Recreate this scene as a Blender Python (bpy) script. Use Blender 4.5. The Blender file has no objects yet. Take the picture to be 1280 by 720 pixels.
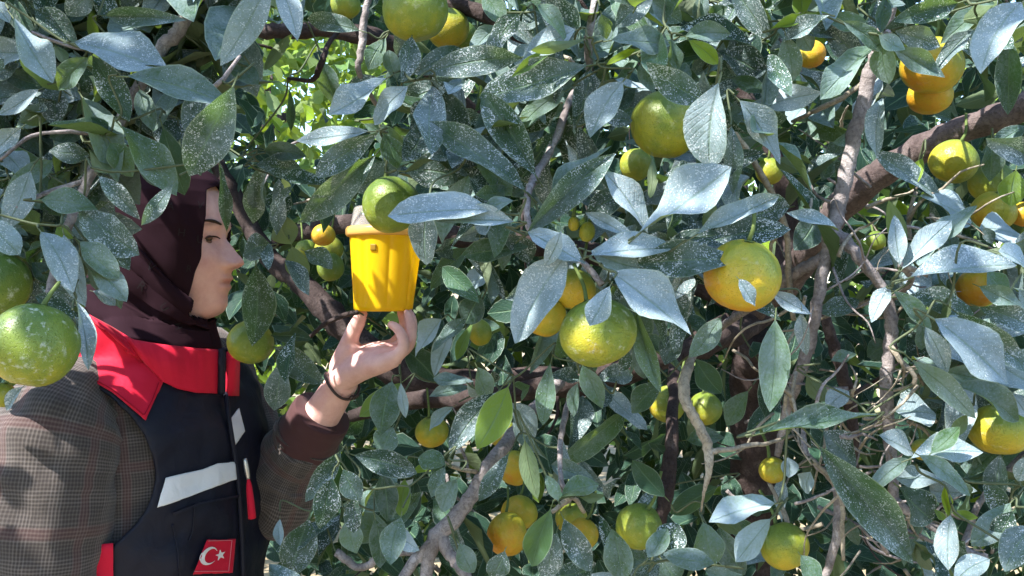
import bpy, bmesh, math, random
import numpy as np
from mathutils import Vector, Matrix, noise
from mathutils.bvhtree import BVHTree

random.seed(7)
rng = np.random.default_rng(11)
S = bpy.context.scene
COL = S.collection
R = math.radians

# ------------------------------------------------------------------ camera, sky, sun, exposure
FPX, CX, CY, CAMZ = 1108.0, 640.0, 360.0, 1.47
cam_d = bpy.data.cameras.new("camera")
cam_d.sensor_width = 36.0
cam_d.lens = 36.0 * FPX / 1280.0
cam_d.clip_start = 0.02
cam_d.clip_end = 2000
cam = bpy.data.objects.new("camera", cam_d)
COL.objects.link(cam)
cam.location = (0, 0, CAMZ)
cam.rotation_euler = (R(90), 0, 0)
S.camera = cam

SUN_DIR = Vector((-0.56, -0.42, 0.86)).normalized()      # towards the sun
SUN_EL = math.asin(SUN_DIR.z)
SUN_AZ = math.atan2(SUN_DIR.x, SUN_DIR.y)
world = bpy.data.worlds.new("World")
S.world = world
world.use_nodes = True
wn, wl = world.node_tree.nodes, world.node_tree.links
wn.clear()
sky = wn.new("ShaderNodeTexSky")
sky.sky_type = 'NISHITA'
sky.sun_disc = False
sky.sun_elevation = SUN_EL
sky.sun_rotation = SUN_AZ
sky.air_density = 1.0
sky.dust_density = 0.6
sky.ozone_density = 2.5
bg = wn.new("ShaderNodeBackground")
bg.inputs[1].default_value = 0.14
wo = wn.new("ShaderNodeOutputWorld")
wl.new(sky.outputs[0], bg.inputs[0])
wl.new(bg.outputs[0], wo.inputs[0])
sun_d = bpy.data.lights.new("sun", 'SUN')
sun_d.energy = 3.1
sun_d.angle = R(0.55)
sun_d.color = (1.0, 0.95, 0.86)
sun = bpy.data.objects.new("sun", sun_d)
COL.objects.link(sun)
sun.location = (-5, -5, 9)
sun.rotation_euler = (-SUN_DIR).to_track_quat('-Z', 'Y').to_euler()
S.view_settings.view_transform = 'Standard'
S.view_settings.look = 'None'
S.view_settings.gamma = 1.0
S.view_settings.exposure = 2.3
S.cycles.max_bounces = 8
S.cycles.transparent_max_bounces = 12


def at(px, py, d):
    """a point d metres away that the photograph shows at (px, py)"""
    return Vector(((px - CX) / FPX * d, d, CAMZ - (py - CY) / FPX * d))


def proj(p):
    return (CX + p[0] / p[1] * FPX, CY - (p[2] - CAMZ) / p[1] * FPX)


# ------------------------------------------------------------------ object helpers
def link(name, me, mat=None, parent=None, smooth=True):
    o = bpy.data.objects.new(name, me)
    COL.objects.link(o)
    if mat is not None and not me.materials:
        me.materials.append(mat)
    if parent is not None:
        o.parent = parent
    if smooth and len(me.polygons):
        me.polygons.foreach_set("use_smooth", [True] * len(me.polygons))
    return o


def tag(o, label=None, cat=None, group=None, kind=None):
    if label: o["label"] = label
    if cat: o["category"] = cat
    if group: o["group"] = group
    if kind: o["kind"] = kind
    return o


def empty(name, loc, label, cat, group=None):
    o = bpy.data.objects.new(name, None)
    o.empty_display_size = 0.1
    COL.objects.link(o)
    o.location = loc
    o["_loc"] = list(loc)
    return tag(o, label, cat, group)


def under(o, root):
    """parent o (built in world space) to root without moving it"""
    o.parent = root
    o.matrix_parent_inverse = Matrix.Translation(-Vector(root.location))
    return o


def mesh_from(verts, faces, name="mesh"):
    me = bpy.data.meshes.new(name)
    me.from_pydata([tuple(v) for v in verts], [], faces)
    me.update()
    return me


def smooth_path(pts, sub=6):
    """Catmull-Rom through (x,y,z,r) rows"""
    P = np.array(pts, float)
    if len(P) < 3:
        t = np.linspace(0, 1, sub + 1)[:, None]
        return P[0] * (1 - t) + P[1] * t
    Q = np.vstack([2 * P[0] - P[1], P, 2 * P[-1] - P[-2]])
    out = []
    for i in range(1, len(Q) - 2):
        p0, p1, p2, p3 = Q[i - 1], Q[i], Q[i + 1], Q[i + 2]
        for k in range(sub):
            t = k / sub
            out.append(0.5 * ((2 * p1) + (-p0 + p2) * t + (2 * p0 - 5 * p1 + 4 * p2 - p3) * t * t + (-p0 + 3 * p1 - 3 * p2 + p3) * t ** 3))
    out.append(P[-1])
    out = np.array(out)
    out[:, 3] = np.maximum(out[:, 3], min(P[:, 3]) * 0.6)
    return out


def tube(pts, n=8, sub=6, lump=0.0, cap=True, kink=0.0):
    """tapered tube along smooth path of (Vector, radius); returns verts, faces, uv per vertex"""
    rows = [(p[0], p[1], p[2], r) for p, r in pts]
    P = smooth_path(rows, sub) if sub > 1 else np.array(rows, float)
    if kink:
        P = P.copy()
        m = len(P)
        for i in range(1, m - 1):
            P[i, :3] += rng.normal(0, kink, 3) * P[i, 3]
    verts, faces, uv = [], [], []
    up = None
    L = 0.0
    for i in range(len(P)):
        a = P[max(i - 1, 0)][:3]
        b = P[min(i + 1, len(P) - 1)][:3]
        t = Vector(b - a)
        if t.length < 1e-9: t = Vector((0, 0, 1))
        t.normalize()
        if up is None:
            up = Vector((0, 0, 1)) if abs(t.z) < 0.8 else Vector((1, 0, 0))
        s = t.cross(up)
        if s.length < 1e-6:
            s = t.orthogonal()
        s.normalize()
        up = s.cross(t).normalized()
        if i: L += float(np.linalg.norm(P[i][:3] - P[i - 1][:3]))
        c = Vector(P[i][:3])
        for k in range(n):
            a_ = 2 * math.pi * k / n
            r = P[i][3]
            if lump:
                q = c * 38 + Vector((math.cos(a_), math.sin(a_), 0)) * 0.9
                r *= 1 + lump * noise.noise(q) + lump * 0.5 * noise.noise(q * 2.7)
            verts.append(c + (s * math.cos(a_) + up * math.sin(a_)) * r)
            uv.append((k / n, L))
    for i in range(len(P) - 1):
        for k in range(n):
            k2 = (k + 1) % n
            faces.append((i * n + k, i * n + k2, (i + 1) * n + k2, (i + 1) * n + k))
    if cap:
        faces.append(tuple(range(n - 1, -1, -1)))
        e = (len(P) - 1) * n
        faces.append(tuple(e + k for k in range(n)))
    return verts, faces, uv


class MB:
    """collects verts and faces, builds one mesh"""
    def __init__(s):
        s.v, s.f = [], []
    def add(s, vf):
        o = len(s.v)
        s.v += list(vf[0])
        s.f += [tuple(i + o for i in f) for f in vf[1]]
        return s
    def build(s, name, mat, root=None, smooth=True):
        o = link(name, mesh_from(s.v, s.f, name), mat, None, smooth)
        if root is not None: under(o, root)
        return o


# ------------------------------------------------------------------ materials
def newmat(name):
    m = bpy.data.materials.new(name)
    m.use_nodes = True
    nt = m.node_tree
    nt.nodes.clear()
    out = nt.nodes.new("ShaderNodeOutputMaterial")
    return m, nt, out


class N:
    """terse node builder"""
    def __init__(s, nt): s.nt = nt
    def n(s, t, **kw):
        x = s.nt.nodes.new(t)
        for k, v in kw.items(): setattr(x, k, v)
        return x
    def l(s, a, b): s.nt.links.new(a, b)
    def put(s, sock, v):
        if hasattr(v, "is_linked") or isinstance(v, bpy.types.NodeSocket): s.l(v, sock)
        else: sock.default_value = v
    def math(s, op, a, b=0.0, clamp=False):
        x = s.n("ShaderNodeMath", operation=op, use_clamp=clamp)
        s.put(x.inputs[0], a); s.put(x.inputs[1], b)
        return x.outputs[0]
    def mix(s, f, a, b, blend='MIX'):
        x = s.n("ShaderNodeMix", data_type='RGBA', blend_type=blend)
        s.put(x.inputs[0], f)
        s.put(x.inputs[6], a if not isinstance(a, tuple) else (*a[:3], 1))
        s.put(x.inputs[7], b if not isinstance(b, tuple) else (*b[:3], 1))
        return x.outputs[2]
    def ramp(s, f, stops, interp='LINEAR'):
        x = s.n("ShaderNodeValToRGB")
        x.color_ramp.interpolation = interp
        e = x.color_ramp.elements
        while len(e) < len(stops): e.new(0.5)
        for i, (p, c) in enumerate(stops):
            e[i].position = p
            e[i].color = (*c, 1) if isinstance(c, tuple) else (c, c, c, 1)
        s.l(f, x.inputs[0])
        return x.outputs[0]
    def noise(s, vec, scale, detail=3, rough=0.55, dist=0.0):
        x = s.n("ShaderNodeTexNoise")
        s.l(vec, x.inputs["Vector"])
        x.inputs["Scale"].default_value = scale
        x.inputs["Detail"].default_value = detail
        x.inputs["Roughness"].default_value = rough
        x.inputs["Distortion"].default_value = dist
        return x.outputs[0]
    def voro(s, vec, scale, feature='F1', out=0):
        x = s.n("ShaderNodeTexVoronoi", feature=feature)
        s.l(vec, x.inputs["Vector"])
        x.inputs["Scale"].default_value = scale
        return x.outputs[out]
    def bump(s, h, strength=0.3, dist=0.001, normal=None):
        x = s.n("ShaderNodeBump")
        x.inputs["Strength"].default_value = strength
        x.inputs["Distance"].default_value = dist
        s.l(h, x.inputs["Height"])
        if normal is not None: s.l(normal, x.inputs["Normal"])
        return x.outputs[0]
    def bsdf(s, color, rough=0.6, spec=0.4, normal=None, **kw):
        x = s.n("ShaderNodeBsdfPrincipled")
        s.put(x.inputs["Base Color"], color if not isinstance(color, tuple) else (*color[:3], 1))
        s.put(x.inputs["Roughness"], rough)
        s.put(x.inputs["Specular IOR Level"], spec)
        if normal is not None: s.l(normal, x.inputs["Normal"])
        for k, v in kw.items(): s.put(x.inputs[k.replace("_", " ")], v)
        return x.outputs[0]


def leaf_material(name, source):
    """dusty citrus leaf; dust, hue and speckle amounts come per leaf (object colour or vertex colour)"""
    m, nt, out = newmat(name)
    b = N(nt)
    tc = b.n("ShaderNodeTexCoord")
    geo = b.n("ShaderNodeNewGeometry")
    if source == 'OBJECT':
        oi = b.n("ShaderNodeObjectInfo")
        col = oi.outputs["Color"]
        rnd = oi.outputs["Random"]
    else:
        at_ = b.n("ShaderNodeAttribute", attribute_name="leafvar")
        col = at_.outputs["Color"]
        rnd = at_.outputs["Alpha"]
    sep = b.n("ShaderNodeSeparateColor")
    b.l(col, sep.inputs[0])
    dust, hue, speck = sep.outputs[0], sep.outputs[1], sep.outputs[2]
    # real-size coordinates so that dust grains keep their size on every leaf
    pos = geo.outputs["Position"]
    off = b.n("ShaderNodeVectorMath", operation='ADD')
    cmb = b.n("ShaderNodeCombineXYZ")
    b.l(b.math('MULTIPLY', rnd, 37.0), cmb.inputs[0]); b.l(b.math('MULTIPLY', rnd, 11.0), cmb.inputs[1])
    b.l(pos, off.inputs[0]); b.l(cmb.outputs[0], off.inputs[1])
    v = off.outputs[0]
    uvs = b.n("ShaderNodeSeparateXYZ")
    b.l(tc.outputs["UV"], uvs.inputs[0])
    au = b.math('ABSOLUTE', b.math('SUBTRACT', uvs.outputs[0], 0.5))
    mid = b.math('SUBTRACT', 1.0, b.math('MULTIPLY', au, 24.0), clamp=True)
    # lateral veins
    ph = b.math('SUBTRACT', b.math('MULTIPLY', uvs.outputs[1], 62.0), b.math('MULTIPLY', au, 42.0))
    vein = b.math('POWER', b.math('ADD', b.math('MULTIPLY', b.math('SINE', ph), 0.5), 0.5), 8.0)
    big = b.noise(v, 26.0, 3, 0.6)
    fine = b.noise(v, 420.0, 3, 0.65)
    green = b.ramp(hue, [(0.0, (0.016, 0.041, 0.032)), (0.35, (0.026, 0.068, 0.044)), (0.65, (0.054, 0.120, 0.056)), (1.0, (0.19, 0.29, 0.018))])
    green = b.mix(b.math('MULTIPLY', mid, 0.5), green, (0.12, 0.19, 0.10))
    green = b.mix(b.math('MULTIPLY', vein, 0.16), green, (0.10, 0.17, 0.10))
    # dust film
    f = b.math('ADD', dust, b.math('MULTIPLY', b.math('SUBTRACT', big, 0.5), 1.1))
    f = b.math('ADD', f, b.math('MULTIPLY', b.math('SUBTRACT', fine, 0.5), 0.75))
    f = b.math('ADD', f, b.math('MULTIPLY', b.math('SUBTRACT', b.noise(v, 120.0, 4, 0.7, 0.8), 0.5), 0.5))
    gate = b.math('MULTIPLY', dust, 6.0, clamp=True)
    f = b.math('MULTIPLY', b.math('MULTIPLY', f, gate), 0.9, clamp=True)
    # grains
    vo = b.n("ShaderNodeTexVoronoi", feature='F1')
    b.l(v, vo.inputs["Vector"]); vo.inputs["Scale"].default_value = 780.0
    sc = b.n("ShaderNodeSeparateColor"); b.l(vo.outputs["Color"], sc.inputs[0])
    thr = b.math('MULTIPLY', b.math('POWER', sc.outputs[0], 1.4), b.math('MULTIPLY', speck, 0.82))
    smear = b.ramp(b.noise(v, 42.0, 4, 0.7, 1.2), [(0.36, 0.25), (0.62, 1.35)])
    thr = b.math('MULTIPLY', thr, smear)
    thr = b.math('MULTIPLY', thr, b.math('ADD', 0.9, b.math('MULTIPLY', au, 0.5)))
    grain = b.math('MULTIPLY', b.math('SUBTRACT', thr, vo.outputs["Distance"]), 9.0, clamp=True)
    dustcol = b.mix(big, (0.29, 0.385, 0.455), (0.39, 0.49, 0.56))
    c = b.mix(f, green, dustcol)
    tiny = b.math('MULTIPLY', b.math('SUBTRACT', b.noise(v, 1250.0, 1, 0.5), 0.57), 9.0, clamp=True)
    tiny = b.math('MULTIPLY', tiny, b.math('MULTIPLY', smear, speck), clamp=True)
    c = b.mix(b.math('MULTIPLY', tiny, 0.24), c, (0.58, 0.66, 0.72))
    c = b.mix(b.math('MULTIPLY', grain, 0.85), c, (0.62, 0.70, 0.76))
    c = b.mix(b.math('MULTIPLY', mid, 0.42), c, (0.16, 0.27, 0.17))
    rim = b.math('MULTIPLY', b.math('SUBTRACT', au, 0.462), 40.0, clamp=True)
    c = b.mix(b.math('MULTIPLY', rim, 0.45), c, (0.34, 0.42, 0.34))
    # underside: paler, greyer green
    back = b.mix(b.math('MULTIPLY', f, 0.35), b.mix(0.55, green, (0.15, 0.19, 0.10)), (0.34, 0.36, 0.32))
    back = b.mix(b.math('MULTIPLY', mid, 0.35), back, (0.24, 0.28, 0.15))
    c2 = b.mix(geo.outputs["Backfacing"], c, back)
    h = b.math('ADD', b.math('MULTIPLY', fine, 0.5), b.math('MULTIPLY', grain, 0.7))
    h = b.math('SUBTRACT', h, b.math('MULTIPLY', vein, 0.22))
    h = b.math('SUBTRACT', h, b.math('MULTIPLY', mid, 1.0))
    h = b.math('ADD', h, b.math('MULTIPLY', b.noise(v, 90.0, 2), 1.4))
    nrm = b.bump(h, 0.75, 0.0012)
    rough = b.math('ADD', 0.48, b.math('MULTIPLY', f, 0.4), clamp=True)
    p = b.bsdf(c2, rough, b.math('SUBTRACT', 0.20, b.math('MULTIPLY', f, 0.14)) if source == 'OBJECT' else 0.09, nrm)
    tr = b.n("ShaderNodeBsdfTranslucent")
    tcol = b.mix(b.math('MULTIPLY', hue, 0.8), (0.06, 0.15, 0.03), (0.56, 0.74, 0.03))
    tcol = b.mix(b.math('MULTIPLY', f, 0.6), tcol, (0.12, 0.15, 0.07))
    b.l(tcol, tr.inputs[0])
    mx = b.n("ShaderNodeMixShader")
    mx.inputs[0].default_value = 0.30 if source == 'OBJECT' else 0.16
    b.l(p, mx.inputs[1]); b.l(tr.outputs[0], mx.inputs[2])
    b.l(mx.outputs[0], out.inputs[0])
    return m


def bark_material(name, c1, c2, c3):
    m, nt, out = newmat(name)
    b = N(nt)
    pos = b.n("ShaderNodeNewGeometry").outputs["Position"]
    n1 = b.noise(pos, 30, 4, 0.6)
    n2 = b.noise(pos, 210, 4, 0.7, 0.6)
    n3 = b.noise(pos, 700, 2)
    c = b.ramp(n1, [(0.3, c1), (0.55, c2), (0.75, c3)])
    c = b.mix(b.math('MULTIPLY', b.ramp(n2, [(0.45, 0.0), (0.62, 1.0)]), 0.55), c, tuple(x * 0.42 for x in c1))
    h = b.math('ADD', n2, b.math('MULTIPLY', n3, 0.35))
    b.l(b.bsdf(c, 0.85, 0.2, b.bump(h, 0.8, 0.003)), out.inputs[0])
    return m


def fruit_material():
    """mandarin peel; object colour: r ripeness, g blush of orange, b dust"""
    m, nt, out = newmat("mandarin_peel")
    b = N(nt)
    oi = b.n("ShaderNodeObjectInfo")
    sep = b.n("ShaderNodeSeparateColor"); b.l(oi.outputs["Color"], sep.inputs[0])
    tc = b.n("ShaderNodeTexCoord")
    ov = b.n("ShaderNodeVectorMath", operation='ADD')
    cmb = b.n("ShaderNodeCombineXYZ")
    b.l(b.math('MULTIPLY', oi.outputs["Random"], 23.0), cmb.inputs[2])
    b.l(tc.outputs["Object"], ov.inputs[0]); b.l(cmb.outputs[0], ov.inputs[1])
    v = ov.outputs[0]
    n1 = b.noise(v, 22, 3, 0.55, 0.4)
    n2 = b.noise(v, 260, 3, 0.6)
    n0 = b.noise(v, 75, 3, 0.6)
    pores = b.voro(v, 620)
    sx = b.n("ShaderNodeSeparateXYZ"); b.l(tc.outputs["Object"], sx.inputs[0])
    grad = b.math('MULTIPLY', b.math('ADD', sx.outputs[2], b.math('MULTIPLY', sx.outputs[0], 0.5)), -7.0)
    t = b.math('ADD', sep.outputs[0], grad)
    t = b.math('ADD', t, b.math('MULTIPLY', b.math('SUBTRACT', n1, 0.5), 0.95))
    t = b.math('ADD', t, b.math('MULTIPLY', b.math('SUBTRACT', n0, 0.5), 0.30))
    t = b.math('ADD', t, b.math('MULTIPLY', b.math('SUBTRACT', n2, 0.5), 0.10), clamp=True)
    c = b.ramp(t, [(0.0, (0.085, 0.145, 0.022)), (0.3, (0.16, 0.215, 0.028)), (0.52, (0.30, 0.295, 0.025)), (0.76, (0.50, 0.34, 0.022)), (1.0, (0.58, 0.25, 0.018))])
    pore = b.ramp(pores, [(0.0, 1.0), (0.35, 0.0)])
    c = b.mix(b.math('MULTIPLY', pore, 0.18), c, (0.07, 0.10, 0.01))
    du = b.math('MULTIPLY', b.math('SUBTRACT', b.noise(v, 130, 4, 0.7), 0.56), 6.0, clamp=True)
    du = b.math('MULTIPLY', du, b.math('MULTIPLY', b.noise(v, 30, 2), 1.6))
    c = b.mix(b.math('MULTIPLY', du, b.math('ADD', sep.outputs[2], 0.18), clamp=True), c, (0.46, 0.50, 0.40))
    scar = b.math('MULTIPLY', b.math('SUBTRACT', b.noise(v, 48, 5, 0.75, 1.5), 0.64), 12.0, clamp=True)
    c = b.mix(b.math('MULTIPLY', scar, 0.35), c, (0.24, 0.17, 0.07))
    h = b.math('SUBTRACT', b.math('MULTIPLY', n2, 0.5), b.math('MULTIPLY', pore, 0.6))
    b.l(b.bsdf(c, b.math('ADD', 0.40, b.math('MULTIPLY', du, 0.4)), 0.38, b.bump(h, 0.7, 0.0018)), out.inputs[0])
    return m


def simple(name, color, rough=0.6, spec=0.3, nscale=0, namp=0.25, bump=0.0, bscale=300, **kw):
    m, nt, out = newmat(name)
    b = N(nt)
    tc = b.n("ShaderNodeTexCoord")
    c = color
    nrm = None
    if nscale:
        n1 = b.noise(tc.outputs["Object"], nscale, 4)
        c = b.mix(n1, tuple(x * (1 - namp) for x in color), tuple(min(1, x * (1 + namp)) for x in color))
    if bump:
        nrm = b.bump(b.noise(tc.outputs["Object"], bscale, 3), bump, 0.0015)
    b.l(b.bsdf(c, rough, spec, nrm, **kw), out.inputs[0])
    return m


LEAF = leaf_material("leaf_single", 'OBJECT')
LEAFV = leaf_material("leaf_mass", 'VERTEX')
BARK_DARK = bark_material("bark_brown", (0.032, 0.022, 0.022), (0.055, 0.040, 0.039), (0.12, 0.095, 0.092))
BARK_LIMB = bark_material("bark_limb", (0.085, 0.062, 0.062), (0.145, 0.112, 0.110), (0.24, 0.20, 0.195))
BARK_GREY = bark_material("bark_grey", (0.18, 0.155, 0.155), (0.30, 0.268, 0.272), (0.46, 0.42, 0.425))
TWIG = bark_material("twig_pale", (0.22, 0.19, 0.15), (0.34, 0.30, 0.24), (0.46, 0.42, 0.36))
PEEL = fruit_material()
PETIOLE = simple("petiole_green", (0.085, 0.105, 0.06), 0.7, 0.15, 200, 0.4)
CALYX = simple("calyx_green", (0.10, 0.14, 0.04), 0.7, 0.2, 300, 0.4)
# ------------------------------------------------------------------ the leaves the photograph lets one tell apart:
# base x y, tip x y, width (photograph pixels), distance in metres, kind
# b pale with dust, s dark with grains, g grey-green, d dark and clean, l bright green for young leaves and for backlight put into the hue, u underside, w white for dry leaves and for sunlight put in as dust
LEFT_LEAVES = """
94 53 209 71 46 .82 b;142 66 206 84 20 .83 b;17 22 66 105 36 .80 b;133 20 222 25 26 .86 s;45 12 95 56 34 .90 s;12 -6 42 50 26 .88 d
-6 0 12 28 22 .86 b;118 -12 84 22 32 .87 s;127 -12 132 22 30 .88 s;110 72 72 113 32 .84 g;116 70 162 154 38 .83 s;104 82 110 116 28 .87 s
160 95 278 112 38 .80 g;175 112 190 157 26 .86 g;104 122 150 208 42 .84 g;62 106 66 152 36 .88 s;264 112 236 174 38 .85 s;292 108 240 226 60 .78 s
338 -28 274 80 42 .80 b;348 -22 372 47 32 .79 b;200 44 254 66 30 1.0 d;248 -12 258 42 30 1.0 g;284 80 322 102 28 .92 d;190 148 228 184 40 .90 s
152 158 222 240 42 .82 g;204 160 231 244 40 .86 d;138 178 163 221 34 .84 g;112 188 136 221 20 .83 u;124 220 172 271 26 .80 s;216 230 177 282 22 .80 s
100 260 175 319 50 .81 s;117 284 164 340 36 .83 s;52 250 120 257 34 .80 g;8 240 62 200 28 .84 g;112 194 60 186 30 .86 s;38 214 4 286 38 .83 b
18 228 50 262 30 .86 g;-22 274 25 311 38 .76 b;52 290 93 352 40 .77 b;80 294 104 382 36 .78 b;100 302 150 344 34 .79 g;114 338 158 370 32 .80 g
92 298 70 282 20 .83 l;84 260 103 297 28 .87 s;96 378 116 454 22 .76 b;44 370 96 396 22 .79 s;94 398 111 447 18 .77 b;116 364 144 376 18 .81 b
28 484 2 513 16 .80 b;40 328 76 356 26 .86 d;50 354 92 372 26 .85 s;26 160 -10 196 28 .82 b;108 164 62 172 28 .88 d;2 90 62 110 26 .92 d
48 112 -4 142 22 .86 b;62 138 26 154 20 .88 u;68 56 84 82 16 .86 u;-4 186 30 212 30 .86 b;160 40 196 20 22 .95 g;176 76 214 110 26 .93 d
220 110 262 100 24 .92 s;36 60 14 112 28 .95 d;150 8 178 -20 26 .92 s;196 4 236 -14 24 .95 d;20 150 54 196 26 .93 g;-20 96 24 80 28 .9 s
88 214 62 246 22 .88 u;70 232 96 262 22 .88 g;172 190 196 232 26 .88 d;228 168 250 218 26 .90 s;130 120 96 142 22 .9 d;-14 236 18 262 26 .85 b
60 300 30 330 22 .86 g;16 300 44 322 20 .88 d;300 60 282 24 26 .92 s;268 28 300 -6 24 .96 d;310 -14 292 36 26 .93 s
"""
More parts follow.
